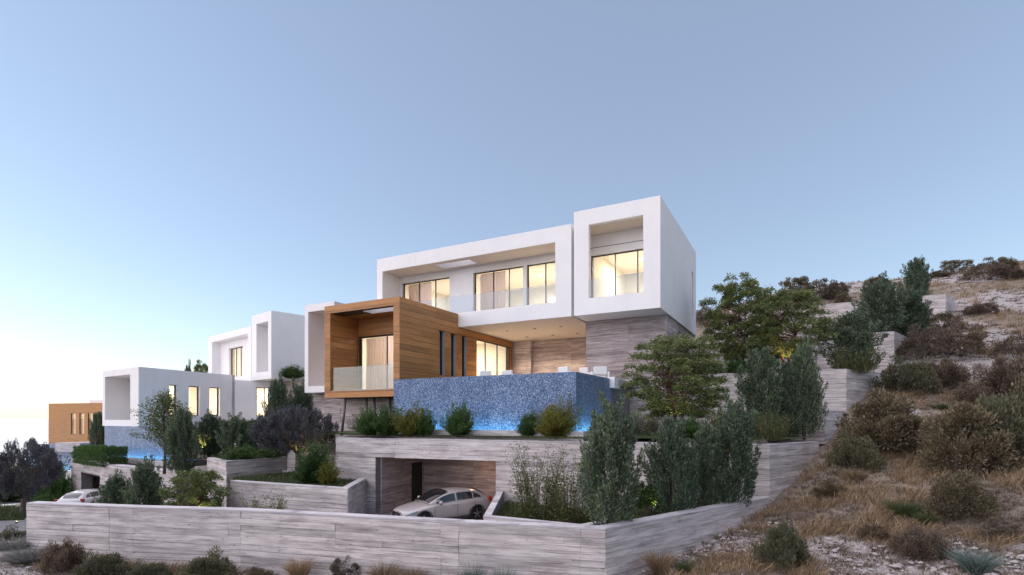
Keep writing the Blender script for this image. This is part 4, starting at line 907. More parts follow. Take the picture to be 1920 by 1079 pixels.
plant('bush', (-44.64, 16.85), -6.1, 1.0, 1.0, 'low green lit bush right of the big olive trunk')
plant('bush', (-39.75, 32.54), 3.5, 1.2, 1.1, 'small bush on the stone roof beside the white villa')
plant('bush', (-45.30, 17.63), -6.0, 0.95, 2.3, 'dark leafy bush between the big olive and the far garage')
plant('lay2', (-61.22, 37.45), -0.5, 1.1, 7.0, 'small tree peeping over the roof of the white villa')
plant('up3', (-62.58, 36.72), -0.5, 0.7, 6.6, 'tiny dark tree top behind the white villa roof')
# bamboo, reeds and grasses
plant('wisp1', (-7.97, 16.84), -3.7, 1.1, 2.75, 'tall wispy bamboo clump left, beside the garage opening')
plant('wisp1', (-6.85, 16.75), -3.7, 1.0, 2.5, 'tall wispy bamboo clump right, next to the tallest dark shrub')
plant('wisp2', (-18.64, 14.04), -4.45, 0.85, 1.35, 'grey green grass clump before the left stepped planter wall')
plant('reed', (-0.97, 22.87), -0.86, 0.80, 1.15, 'yellow reed clump at the end of the garage wall')
plant('reed', (2.64, 34.02), 2.4, 1.35, 1.35, 'yellow reed clump on the bent terrace wall')
plant('wisp2', (2.03, 43.68), 5.35, 1.4, 2.0, 'wispy grass along the high terrace wall')
plant('wisp2', (-6.98, 26.91), -0.86, 1.0, 1.1, 'reddish low grass below the stone wall right of the pool')
plant('hedge', (-44.92, 19.99), -3.4, 3.2, 1.35, 'green hedge on the far garage roof', frame2((-50.46, 20.53), (-38.25, 18.93))[2])
plant('hedge', (-37.58, 26.90), -1.2, 2.6, 1.0, 'clipped hedge on the terrace of the white villa', R(28))
for key, p, w, h, lb in [
 ('tuftw', (-21.28, 7.62, -4.52, 0.0168), 0.95, 0.55, 'pale grey grass tuft at the bottom left corner'),
 ('tuftw', (-23.55, 7.94, -4.48, 0.0182), 0.8, 0.5, 'pale grass tuft beside the road at the left edge'),
 ('tuftb', (-7.69, 12.10), 0.42, 0.95, 'bluish grass tuft at the foot of the front wall, left of two'),
 ('tuftb', (-6.92, 12.34), 0.40, 0.92, 'bluish grass tuft at the foot of the front wall, right of two'),
 ('tufts', (-3.36, 14.66, -4.28, 0.0145), 0.55, 0.75, 'straw coloured grass clump at the front wall corner'),
 ('tufts', (-12.89, 10.78), 0.5, 0.75, 'straw tuft at the wall foot left of the round brown bush'),
 ('tufts', (-10.28, 11.50), 0.55, 0.8, 'straw tuft at the wall foot right of the round brown bush'),
 ('tufts', (-9.47, 11.71), 0.5, 0.7, 'low straw tuft at the wall foot near the middle'),
 ('tufts', (-5.94, 12.82), 0.4, 0.7, 'straw tuft at the wall foot right of the bluish tufts'),
 ('tuftg', (-2.67, 14.52, -4.13, 0.0141), 0.35, 0.42, 'dark green tuft beside the straw clump at the wall corner'),
 ('tuftg', (2.62, 18.45, -2.77, 0.0150), 0.6, 0.5, 'blue green grass tuft on the middle of the slope'),
 ('tuftg', (2.98, 17.73, -2.85, 0.0142), 0.4, 0.4, 'small blue green tuft right of the larger one on the slope'),
 ('tuftb', (3.37, 14.99, -3.36, 0.0116), 0.6, 0.55, 'bluish grass tuft at the bottom right'),
 ('tufts', (1.65, 21.90, -2.23, 0.0185), 0.5, 0.55, 'straw tuft below the rounded scrub beside the small terrace wall'),
 ('tuftg', (5.97, 32.12, 0.34, 0.0255), 0.6, 0.4, 'green tuft between the big bushes on the slope')]:
    z = p[2] if len(p) > 2 else -4.78
    plant(key, p, z, w, h, lb)
# scrub on the slope: (kind, foot, half width in px of arc, height) scaled by distance
for key, p, wpx, hpx, lb in [
 ('sc3', (-0.33, 14.98, -3.72, 0.0134), 52, 92, 'round green brown bush low on the slope near the front wall'),
 ('sc2', (2.50, 15.77, -3.34, 0.0127), 50, 62, 'low dark brown bush at the bottom of the slope'),
 ('sc1', (3.75, 18.20, -2.63, 0.0143), 60, 88, 'grey brown bush in the middle right of the slope'),
 ('sc3', (1.78, 22.94, -1.91, 0.0194), 44, 74, 'rounded green brown bush beside the small terrace wall'),
 ('sc1', (2.80, 24.56, -1.27, 0.0203), 76, 118, 'large brown bush right of the small terrace walls'),
 ('sc1', (4.57, 21.99, -1.67, 0.0172), 80, 128, 'large dense bush at the middle right'),
 ('sc3', (5.82, 22.56, -1.44, 0.0171), 78, 150, 'largest bush at the right edge of the picture'),
 ('sc2', (8.95, 33.55, 0.72, 0.0253), 56, 92, 'dark bush at the right edge above the largest one'),
 ('sc3', (5.07, 34.87, 1.28, 0.0283), 52, 70, 'green brown bush below the bent terrace wall'),
 ('sc2', (6.63, 35.32, 1.48, 0.0280), 40, 60, 'brown bush right of the bent terrace wall'),
 ('sc5', (6.94, 41.55, 3.61, 0.0333), 50, 72, 'purplish brown bush below the high terrace wall end'),
 ('sc5', (8.67, 41.75, 3.77, 0.0327), 52, 74, 'purplish brown bush right of the high terrace wall'),
 ('sc4', (9.07, 48.78, 5.92, 0.0387), 34, 46, 'brown bush against the topmost wall end'),
 ('sc2', (12.29, 53.30, 7.86, 0.0411), 26, 26, 'small dark bush above the pale rocks'),
 ('sc5', (11.01, 40.85, 3.42, 0.0308), 40, 52, 'brown bush at the right edge beside the rocks'),
 ('sc2', (7.47, 33.10, 0.60, 0.0256), 36, 44, 'small brown bush between two large ones'),
 ('sc4', (-0.53, 59.91, 11.51, 0.0530), 32, 46, 'leftmost dark bush on the ridge'),
 ('sc5', (1.30, 59.36, 11.22, 0.0517), 40, 48, 'broad bush on the ridge left of the high terrace'),
 ('sc2', (3.04, 59.73, 11.31, 0.0512), 24, 34, 'bush on the ridge just left of the dark shrubs'),
 ('sc1', (3.59, 58.04, 10.43, 0.0494), 15, 26, 'small round bush below the ridge left of the high terrace'),
 ('sc2', (6.76, 65.26, 13.40, 0.0543), 18, 18, 'tiny bush on the ridge behind the dark shrubs'),
 ('sc4', (14.28, 70.21, 14.92, 0.0551), 26, 26, 'bush on the ridge at the right, left of two'),
 ('sc5', (15.21, 64.01, 12.73, 0.0492), 44, 38, 'broad bush on the ridge at the right'),
 ('sc1', (16.95, 66.14, 13.51, 0.0502), 28, 32, 'dark bush on the ridge near the right edge'),
 ('sc2', (17.05, 63.13, 12.31, 0.0475), 20, 22, 'small dark bush at the right end of the ridge'),
 ('sc1', (12.23, 68.09, 14.24, 0.0542), 22, 12, 'low bush on the ridge between the shrubs and the right bushes'),
 ('sc5', (-7.96, 55.23, 8.96, 0.0524), 34, 44, 'brown bush behind the right corner of the white villa'),
 ('sc1', (0.92, 21.05, -2.66, 0.0181), 30, 30, 'low grey brown bush under the garage wall end'),
 ('sc2', (1.76, 17.02, -3.19, 0.0142), 28, 30, 'low brown bush in the straw at the middle of the slope'),
 ('sc5', (4.27, 16.72, -2.86, 0.0127), 40, 40, 'low brown bush at the lower right edge'),
 ('sc2', (-19.47, 7.75, -4.62, 0.0161), 32, 62, 'brown bush at the foot of the front wall, leftmost'),
 ('sc3', (-17.80, 7.96, -4.70, 0.0155), 52, 56, 'green brown bush at the foot of the front wall, second from the left'),
 ('sc3', (-16.33, 8.47, -4.72, 0.0152), 44, 44, 'low dark green bush at the foot of the front wall, third from the left'),
 ('sc3', (-15.03, 9.40, -4.72, 0.0154), 58, 58, 'wide green brown bush at the foot of the front wall'),
 ('sc1', (-13.67, 9.96, -4.73, 0.0153), 36, 32, 'low grey bush at the foot of the front wall right of the wide one'),
 ('sc5', (-11.91, 11.65, -4.88, 0.0159), 40, 62, 'round dark brown bush at the middle of the front wall foot')]:
    k = p[3] if len(p) > 3 else 0.014
    plant(key, p, p[2] - 0.05, wpx * k * 0.95, hpx * k * 0.95, lb)

# dry grass, heath cushions and loose stones on the hill
def hill_cover():
    rng = np.random.default_rng(5); N = 30000
    t = rng.uniform(-0.35, 1.02, N); d = 9.0 * (75 / 9.0) ** rng.uniform(0, 1, N); r = t * d
    r2 = rng.uniform(-1.02, 0.12, 5000); d2 = rng.uniform(9.5, 17.6, 5000)
    r = np.r_[r, r2 * d2]; d = np.r_[d, d2]
    # keep off walls, beds and houses: only right of the stepped wall line or in front of the front wall
    wl = np.array([(-18, 17.7), (-12.3, 17.1), (-8.6, 16.6), (-1.5, 14.7), (2.4, 13.8), (9.5, 19.2), (13.0, 22.0), (16.4, 25.7), (21.9, 30.5), (28.2, 36.9), (33.6, 40.7), (33.0, 43.5), (27, 47), (20, 50), (14, 56)])
    ok = np.zeros(len(r), bool)
    dl = np.interp(r, wl[:11, 0], wl[:11, 1], left=30, right=1e3); ok |= d < dl - 0.05
    ok |= (d > np.interp(r, [14, 20, 27, 33.6], [56, 51, 47.6, 42.5], left=1e3, right=42)) & (d < 76)
    ok &= ~((r < -16.5) & (d > 15.5))
    r, d = r[ok], d[ok]; z = height(r, d); X = CY * r - SY * d; Y = SY * r + CY * d
    rk = np.array([rockiness(x, y) for x, y in zip(X, Y)])
    gz = np.array([0.10 * noise.fractal(Vector((x * 0.7, y * 0.7, 0)), 1.0, 2.0, 4) + 0.35 * noise.fractal(Vector((x * 0.12, y * 0.12, 7)), 1.0, 2.0, 2) * min(1, max(0, (q - 14) / 12)) if q > 2 else 0 for x, y, q in zip(X, Y, r)])
    z = z + gz; pat = np.array([noise.fractal(Vector((x * 0.35, y * 0.35, 9)), 1.0, 2.0, 3) for x, y in zip(X, Y)])
    u = rng.uniform(0, 1, len(r)); grass = (rk < 0.52) & (pat > -0.06) & (u < 0.72); heath = ~grass & (u < np.where(rk < 0.55, 0.7, 0.5))
    def blades(name, label, sel, nb, hmin, hmax, spread, mat, wd, droop):
        P = np.stack([X, Y, z], 1)[sel]; dd = d[sel]; n = len(P); idx = np.repeat(np.arange(n), nb); m = len(idx)
        a = rng.uniform(0, 6.28, m); sz = rng.uniform(hmin, hmax, n)[idx]; rad = spread * np.sqrt(rng.uniform(0, 1, m)) * (0.6 + dd[idx] / 40)
        B = P[idx] + np.stack([rad * np.cos(a), rad * np.sin(a), np.full(m, -0.05)], 1); tl = rng.uniform(0, 1, m)
        D = np.stack([np.cos(a) * 0.75 * tl + 0.18, np.sin(a) * 0.75 * tl, np.ones(m)], 1)
        W = (wd * (0.7 + dd[idx] / 22))[:, None]
        me = blade_mesh(name, B, D, sz * rng.uniform(0.55, 1.1, m), W, mat, rng, droop); o = obj(name, me); tag(o, label, 'grass', None, 'stuff')
    blades('dry_grass', 'straw coloured dry grass on the hillside', grass, 20, 0.22, 0.50, 0.17, 'straw', 0.012, 0.35)
    blades('heath_cushions', 'low brown heath cushions between the rocks', heath, 26, 0.10, 0.24, 0.16, 'heath', 0.016, 0.6)
    # stones
    st = np.where((rk > 0.50) & (rng.uniform(0, 1, len(r)) < 0.6))[0]; V = []; F = []
    base = np.array([(1, 0, 0), (0, 1, 0), (-1, 0, 0), (0, -1, 0), (0, 0, 1), (0.6, 0.6, 0.55), (-0.6, -0.5, 0.6)]); tri = [(0, 5, 4), (0, 1, 5), (5, 1, 4), (1, 2, 4), (2, 6, 4), (2, 3, 6), (6, 3, 4), (3, 0, 4)]
    for q in st:
        for _ in range(2):
            s = rng.uniform(0.02, 0.075) * (0.7 + d[q] / 30); a = rng.uniform(0, 6.28); c, sn = math.cos(a), math.sin(a); b = base * rng.uniform(0.6, 1.4, (7, 3)) * s * np.array([1.3, 0.9, 0.7])
            o = len(V); V += [(X[q] + rng.normal(0, 0) + b_[0] * c - b_[1] * sn + ox, Y[q] + b_[0] * sn + b_[1] * c + oy, z[q] + b_[2] - 0.02) for (ox, oy) in [rng.normal(0, 0.22, 2)] for b_ in b]; F += [(o + i, o + j, o + k) for i, j, k in tri]
    me = bpy.data.meshes.new('loose_stones'); np_mesh(me, np.array(V), np.array(F)); me.materials.append(M['stone_rubble']); o = obj('loose_stones', me); tag(o, 'pale loose limestone on bare patches of the slope', 'stones', None, 'stuff')
hill_cover()
def bed_grass(name, label, poly_pts, z, n, h, mat, seed):
    rng = np.random.default_rng(seed); P = np.array(poly_pts); c0 = P.min(0); c1 = P.max(0); q = rng.uniform(c0, c1, (n * 4, 2))
    ins = np.zeros(len(q), bool); j = len(P) - 1
    for i in range(len(P)):
        k = ((P[i, 1] > q[:, 1]) != (P[j, 1] > q[:, 1])) & (q[:, 0] < (P[j, 0] - P[i, 0]) * (q[:, 1] - P[i, 1]) / (P[j, 1] - P[i, 1] + 1e-9) + P[i, 0]); ins ^= k; j = i
    q = q[ins][:n]; m = len(q); B = np.c_[q, np.full(m, z - 0.01)]; D = np.c_[rng.normal(0, 0.35, (m, 2)), np.ones(m)]
    o = obj(name, blade_mesh(name, B, D, h * rng.uniform(0.5, 1.2, m), 0.022, mat, rng)); tag(o, label, 'grass', None, 'stuff')
bed_grass('lawn_grass', 'short grass of the garage roof lawn', [gp(0.3, 0.45), gp(19.0, 0.5), (0.03, 27.28), (-6, 29), (-7, 26), (-7.5, 20.3), (-24, 20.3)], -0.86, 26000, 0.09, 'green_grass', 1)
bed_grass('bed_grass', 'grass behind the front wall at the left', [(-21.09, 11.93), (-18.44, 12.33), (-17.29, 14.08), (-18.18, 15.20), (-22.58, 15.10)], -4.5, 5000, 0.3, 'green_grass', 2)
bed_grass('bed_grass', 'dark grass in the bamboo planter', [(-9.04, 15.12), (-5.79, 15.17), (-6.49, 19.22), (-11.01, 19.97)], -3.7, 6000, 0.3, 'green_grass', 3)
bed_grass('bed_grass', 'short grass behind the sloping front wall', [(-4.91, 15.42), (-4.59, 14.34), (-1.33, 21.09), (-5.65, 20.58)], -3.25, 9000, 0.1, 'green_grass', 4)
bed_grass('bed_grass', 'grass beside the road under the big olive', [(-39.28, 11.79), (-37.09, 12.97), (-42.14, 14.79), (-46.06, 13.82)], -5.7, 3000, 0.4, 'green_grass', 5)

bed_grass('bed_grass', 'low greenery in the bed around the olive tree', [(-23.21, 15.79), (-16.91, 16.45), (-18.45, 19.14), (-21.69, 20.35), (-24.73, 19.96), (-25.09, 16.93)], -3.06, 9000, 0.16, 'green_grass', 6)
bed_grass('bed_grass', 'grass on the bed below the white villa', [(-29.05, 18.32), (-25.82, 17.21), (-25.62, 20.62), (-22.33, 21.14), (-27.27, 22.80), (-32.28, 21.23)], -2.4, 7000, 0.3, 'green_grass', 7)
for key, xy, z, w, h, lb in [
 ('bush', (-49.67, 16.42), -5.9, 1.9, 2.8, 'dark bush behind the crown of the big olive at the left edge'),
 ('bush', (-51.28, 18.96), -6.2, 1.8, 3.0, 'dark bush between the big olive and the far pool'),
 ('bush2', (-50.67, 21.55), -3.4, 0.9, 1.0, 'small bush at the corner of the far garage roof'),
 ('sc3', (-27.99, 9.35), -5.3, 0.9, 0.8, 'low dark bush beside the road under the big olive')]:
    plant(key, xy, z, w, h, lb)

# ------------------------------------------------------------------ white villa further along the slope
V2O = (-40.44, 30.93)
v2 = empty('villa', (V2O[0], V2O[1], -2.5), R(-12.7)); tag(v2, 'white villa with slot windows and blue pool left of the timber box', 'villa')
ZV = 2.5
def T2(mb=None): return MB(Matrix.Translation((0, 0, ZV)))
q = T2()
q.box(-14.4, -13.4, 0, 0.8, 3.37, 8.42); q.box(-4.75, -3.98, 0, 0.8, 3.37, 8.42); q.box(-13.4, -4.75, 0, 0.8, 7.78, 8.42); q.box(-13.4, -4.75, 0, 0.8, 3.37, 3.9)
wall_run(q, (-14.4, 0.8), (-3.98, 0.8), 0.4, 3.37, 8.42, [(3.2, 6.6, 3.95, 7.0)])
q.box(-14.4, -14.1, 1.2, 10, 3.37, 8.42); q.box(-14.1, -3.98, 9.7, 10, 3.37, 8.42); q.box(-14.1, -4.0, 1.2, 9.7, 7.9, 8.3); q.box(-14.1, -4.0, 1.2, 9.7, 3.37, 3.7)
q.build('upper_volume', 'white_render', v2)
q = T2(); q.box(-3.9, -2.95, 0, 1.6, 3.37, 9.3); q.box(-0.62, 0, 0, 1.6, 3.37, 9.3); q.box(-2.95, -0.62, 0, 1.6, 8.45, 9.3); q.box(-2.95, -0.62, 0, 1.6, 3.37, 4.05); q.box(-3.9, 0, 1.6, 10, 3.37, 9.3)
q.build('tall_volume', 'white_render', v2)
I2 = Matrix.Translation((0, 0, ZV))
window(v2, 'x', -11.2, -7.8, 3.95, 7.0, 1.05, (-10.0, -8.9), inv=I2)
room(v2, -13.9, -4.2, 1.25, 7, 3.75, 7.8, 140, I2)
q = T2(); q.box(-3.6, 0.9, 2.6, 9.5, -1.5, 3.36); st2 = q.build('stone_pier', 'stone_board', v2)
q = T2(); q.box(1.2, 6.5, 4.2, 9.5, -1.5, 3.55); q.build('stone_wing', 'stone_board', v2)
q = T2(); q.box(-12.5, 1.5, -3.5, 4.4, -1.2, -0.2); q.build('terrace_slab', 'paving', v2)
# lower white box, slightly splayed in plan
iv2 = v2.matrix_basis.inverted()
def P2(p): r_ = iv2 @ Vector((p[0], p[1], 0)); return Vector((r_.x, r_.y))
A2, B2, C2, D2 = P2((-50.61, 22.72)), P2((-43.62, 21.94)), P2((-44.92, 30.56)), P2((-59.67, 33.74))
n2 = (C2 - B2).normalized(); ab = (B2 - A2).normalized()
q = T2(); lo, hi, dp = -0.7, 3.8, 2.2
a_in, b_in = A2 + ab * 0.55, B2 - ab * 1.5
q.prism([A2, a_in, a_in + n2 * dp, A2 + n2 * dp], lo, hi); q.prism([b_in, B2, B2 + n2 * dp, b_in + n2 * dp], lo, hi)
q.prism([a_in, b_in, b_in + n2 * dp, a_in + n2 * dp], lo, -0.2); q.prism([a_in, b_in, b_in + n2 * dp, a_in + n2 * dp], 3.3, hi)
Bp, Ap = B2 + n2 * dp, A2 + n2 * dp; L2 = (C2 - Bp).length
us = [(0.22, 0.36), (0.475, 0.595), (0.70, 0.82)]
ops = [((L2 + dp) * a_ - dp, (L2 + dp) * b_ - dp, 0.15, 2.6) for a_, b_ in us]
ops = [(max(o_[0], 0.25), o_[1], o_[2], o_[3]) for o_ in ops]
wall_run(q, Bp, C2, 0.35, lo, hi, ops)
q.prism([Ap, Bp - (Bp - Ap).normalized() * 0.36, Bp - (Bp - Ap).normalized() * 0.36 + n2 * 0.3, Ap + n2 * 0.3], lo, hi); q.prism([C2, D2, D2 - n2 * 0.3, C2 - n2 * 0.3], lo, hi)
q.prism([Ap + n2 * 0.3, Bp + n2 * 0.3 - ab * 0.36, C2 - n2 * 0.3 - ab * 0.36, D2 - n2 * 0.3], hi - 0.3, hi - 0.05); q.prism([Ap + n2 * 0.3, Bp + n2 * 0.3 - ab * 0.36, C2 - n2 * 0.3 - ab * 0.36, D2 - n2 * 0.3], lo, lo + 0.3)
q.build('lower_volume', 'white_render', v2)
T4 = P2((-43.34, 33.00)); TW4, LW4, _ = frame2(C2, T4); TW4 = Matrix.Translation((0, 0, ZV)) @ TW4
q = T2(); wall_run(q, C2, T4, 0.3, -1.0, 3.36, [(LW4 * 0.60, LW4 * 0.97, 0.1, 2.75)]); q.build('terrace_wall', 'white_render', v2)
window(v2, 'x', LW4 * 0.60, LW4 * 0.97, 0.1, 2.75, 0.1, (LW4 * 0.85,), inv=TW4)
room(v2, 0.2, LW4 - 0.1, 0.35, 4.5, 0.0, 3.2, 110, TW4)
TT, _, _ = frame2(Bp, C2); TT = Matrix.Translation((0, 0, ZV)) @ TT
for o_ in ops: window(v2, 'x', o_[0], o_[1], o_[2], o_[3], 0.2, (), fr=0.07, inv=TT)
room(v2, 0.3, L2 - 0.5, 0.37, 4.0, 0.1, 3.1, 120, TT)
po = (-48.74, 22.03); pe = (-38.07, 21.53); TP, PL, PA = frame2(po, pe)
pool('blue mosaic infinity pool below the white villa with slot windows', 0, PL, 0, 4.0, -3.05, -0.68, 1.6, TP)

# far timber villa at the left edge of the group
v3 = empty('villa', (*(-71.87, 27.17), -3.0)); tag(v3, 'small timber clad villa with two slot windows at the far left', 'villa')
v3.rotation_euler = (0, 0, frame2((-71.87, 27.17), (-60.31, 28.86))[2])
L3 = frame2((-71.87, 27.17), (-60.31, 28.86))[1]
m_wood('timber_far', (0.33, 0.135, 0.04), (0.43, 0.19, 0.058), (0.51, 0.245, 0.088))
q = MB(); wall_run(q, (0, 0), (L3, 0), 0.3, 0.2, 4.5, [(3.7, 4.5, 1.2, 3.45), (5.05, 5.85, 1.2, 3.45), (6.4, 7.2, 1.2, 3.45)])
q.box(0, 0.3, 0.3, 9, 0.2, 4.5); q.box(0.3, L3, 8.7, 9, 0.2, 4.5); q.box(0.3, L3, 0.3, 8.7, 4.2, 4.45); q.box(0.3, L3, 0.3, 8.7, 0.2, 0.4)
q.build('timber_volume', 'timber_far', v3)
for k, (a_, b_) in enumerate(((3.7, 4.5), (5.05, 5.85), (6.4, 7.2))): window(v3, 'x', a_, b_, 1.2, 3.45, 0.02, (), fr=0.05)
room(v3, 0.5, L3 - 0.3, 0.35, 6, 0.5, 4.1, 150, None)
MB().box(1.8, L3 + 4, 3, 12, 4.46, 4.95).build('white_roof_volume', 'white_render', v3)
MB().box(6.8, 10.5, -3.2, -0.01, -0.4, 0.5).build('terrace_wall', 'coping', v3)
p3 = (-71.32, 25.20); e3 = (-60.10, 25.56); TP3, PL3, _ = frame2(p3, e3)
pool('blue mosaic pool below the far timber villa', 0, PL3, 0, 3.5, -5.2, -2.72, 1.2, TP3)
# garage wall of the white villa, gently curved
g2 = [(-50.46, 20.53), (-42.53, 19.12), (-38.25, 18.93), (-32.45, 18.41)]
_, G2L, _ = frame2(g2[0], g2[1]); TG2, _, _ = frame2(g2[0], g2[1])
far_gar = board_wall('garage_wall', 'curved concrete wall with a dark garage opening and white car at the left', g2, -3.25, -6.3, 0.7, 0.26, openings={0: [(G2L * 0.34, G2L * 0.92, -7, -4.15)]}, seed=21)
MB(Matrix.Translation(-far_gar.location) @ TG2).box(0.2, 0.5, 0.71, 5, -6.3, -3.4).box(G2L * 0.94, G2L, 0.71, 5, -6.3, -3.4).box(0.2, G2L, 5, 5.3, -6.3, -3.4).box(0.5, G2L * 0.94, 0.71, 5, -4.1, -3.4).build('garage_shell', 'stone_board', far_gar)
sheet('garden_terrace', 'planted roof of the far garage', [(-50.62, 20.67), (-42.87, 19.28), (-38.47, 19.04), (-32.66, 18.53), (-34.08, 20.26), (-39.09, 22.11), (-54.15, 24.23)], -3.4, 'soil')
sheet('road', 'pale access road at the left edge', [(-26.94, 5.37), (-23.75, 8.33), (-36.52, 12.82), (-43.11, 8.59)], [-5.2, -4.95, -5.5, -5.7], 'asphalt')
sheet('road', 'far end of the access road below the big olive', [(-50.85, 11.24), (-45.79, 18.51), (-51.81, 20.94), (-68.79, 15.20)], [-5.9, -5.95, -6.1, -6.3], 'asphalt')

# ------------------------------------------------------------------ cars
def interp(tab, x):
    for a, b in zip(tab[:-1], tab[1:]):
        if a[0] >= x >= b[0]:
            t = (a[0] - x) / (a[0] - b[0]); return [p + (q_ - p) * t for p, q_ in zip(a, b)]
    return list(tab[0] if x > tab[0][0] else tab[-1])
BODY = [(2.185, .30, .57, .60, .50, .44), (2.12, .22, .65, .71, .68, .60), (1.97, .20, .70, .79, .79, .70), (1.7, .19, .77, .87, .86, .77), (1.3, .19, .85, .94, .885, .80), (.95, .19, .90, .99, .89, .81), (.4, .19, .93, 1.0, .895, .815),
        (-.3, .19, .96, 1.0, .90, .82), (-1.0, .19, 1.0, 1.03, .90, .81), (-1.6, .20, 1.03, 1.06, .895, .79), (-1.95, .25, 1.03, 1.08, .86, .75), (-2.12, .32, .98, 1.02, .79, .70), (-2.185, .42, .84, .88, .72, .64)]
ROOF = [(1.02, .93, .99, .73, .64), (.75, .95, 1.135, .765, .62), (.35, .96, 1.33, .785, .605), (.0, .97, 1.425, .79, .60), (-.5, .985, 1.455, .79, .60), (-1.0, 1.0, 1.435, .78, .59), (-1.5, 1.02, 1.36, .755, .56), (-1.8, 1.03, 1.24, .73, .54), (-2.02, 1.03, 1.07, .70, .52)]
def baked(mb, mat, sub=0, cutters=()):
    me = mb.mesh('panel', mat, True); o = bpy.data.objects.new('panel', me); COL.objects.link(o); tmp = []
    if sub: m_ = o.modifiers.new('s', 'SUBSURF'); m_.levels = sub; m_.render_levels = sub
    for c in cutters:
        co = bpy.data.objects.new('cut', c); COL.objects.link(co); tmp.append(co); m_ = o.modifiers.new('b', 'BOOLEAN'); m_.object = co; m_.operation = 'DIFFERENCE'; m_.solver = 'EXACT'
    dg = bpy.context.evaluated_depsgraph_get(); dg.update(); out = bpy.data.meshes.new_from_object(o.evaluated_get(dg))
    bpy.data.objects.remove(o)
    for c in tmp: bpy.data.objects.remove(c)
    if out.materials.get(M[mat].name) is None: out.materials.append(M[mat])
    return out
def make_car(label, loc, rz, paint):
    car = empty('car', loc, rz); tag(car, label, 'car')
    mb = MB(); ring = 14
    for x, zb, zs, zt, w_, wt in BODY:
        half = [(0, zb), (.8 * w_, zb), (.97 * w_, zb + .10), (w_, .5 * (zb + zs) + .02), (.985 * w_, zs - .10), (wt, zs), (.6 * wt, .3 * zs + .7 * zt), (0, zt)]
        mb.v += [(x, y, z) for y, z in half] + [(x, -y, z) for y, z in half[-2:0:-1]]
    for i in range(len(BODY) - 1):
        for j in range(ring): mb.f.append((i * ring + j, i * ring + (j + 1) % ring, (i + 1) * ring + (j + 1) % ring, (i + 1) * ring + j))
    mb.f.append(tuple(range(ring))); e_ = (len(BODY) - 1) * ring; mb.f.append(tuple(range(e_, e_ + ring))[::-1])
    cut = [MB().lathe([(0, -1.2), (.37, -1.2), (.37, -.55), (0, -.55)], 28, 'y', (x, 0, .33)).mesh('c', paint) for x in (1.36, -1.29)] + [MB().lathe([(0, .55), (.37, .55), (.37, 1.2), (0, 1.2)], 28, 'y', (x, 0, .33)).mesh('c', paint) for x in (1.36, -1.29)]
    for c in cut: bm = bmesh.new(); bm.from_mesh(c); bmesh.ops.remove_doubles(bm, verts=bm.verts, dist=1e-4); bmesh.ops.recalc_face_normals(bm, faces=bm.faces); bm.to_mesh(c); bm.free()
    bm = bmesh.new(); base = mb.mesh('b', paint); bm.from_mesh(base); bmesh.ops.recalc_face_normals(bm, faces=bm.faces)
    mb.v = [tuple(v.co) for v in bm.verts]; mb.f = [tuple(v.index for v in f.verts) for f in bm.faces]; bm.free()
    obj('body', baked(mb, paint, 2, cut), car)
    g = MB(); rr = 7
    for x, zb, zr, wb, wr in ROOF:
        half = [(wb, zb - .06), (wb * .55 + wr * .45, zb * .5 + zr * .5), (wr, zr - .035), (0, zr + .02)]
        g.v += [(x, y, z) for y, z in half] + [(x, -y, z) for y, z in half[-2::-1]]
    for i in range(len(ROOF) - 1):
        for j in range(rr - 1): g.f.append((i * rr + j, i * rr + j + 1, (i + 1) * rr + j + 1, (i + 1) * rr + j))
    obj('cabin', baked(g, paint, 1), car)
    def side_glass(xa, xb, s, f0, f1, n=6, name='side_window', ra=0.0, rb=0.0):
        m_ = MB(); 
        for i in range(n + 1):
            x = xa + (xb - xa) * i / n; _, zb, zr, wb, wr = interp(ROOF, x); ed = min(1, ra + i / n * 3) if ra else 1
            ft = f1 - rb * (i / n) ** 2
            for f in (f0, 0.5 * (f0 + ft), ft):
                ya = wb * (1 - .45 * min(1, f * 2)) + wr * .45 * min(1, f * 2) if f < .5 else (wb * .55 + wr * .45) * (1 - (f - .5) * 2) + wr * (f - .5) * 2
                zz = (zb - .06) * (1 - f) + (zr - .035) * f if f < 2 else 0
                m_.v.append((x, s * (ya + .012), zz))
        for i in range(n):
            for j in range(2): m_.f.append((i * 3 + j, i * 3 + j + 1, (i + 1) * 3 + j + 1, (i + 1) * 3 + j))
        m_.build(name, 'car_glass', car, True)
    for s in (-1, 1):
        side_glass(.70, -.22, s, .16, .80); side_glass(-.30, -1.12, s, .16, .80); side_glass(-1.18, -1.58, s, .2, .76, rb=.45)
    def top_glass(xs, k, name):
        m_ = MB()
        for x in xs:
            _, zb, zr, wb, wr = interp(ROOF, x)
            for f in (-1, -.5, 0, .5, 1): m_.v.append((x, f * wr * k, zr + .02 - .055 * f * f * k * k + .016))
        for i in range(len(xs) - 1):
            for j in range(4): m_.f.append((i * 5 + j, i * 5 + j + 1, (i + 1) * 5 + j + 1, (i + 1) * 5 + j))
        m_.build(name, 'car_glass', car, True)
    top_glass([1.0, .88, .75, .55, .35, .18, .06], .94, 'windscreen'); top_glass([-1.56, -1.7, -1.8, -1.9, -1.99], .86, 'rear_window')
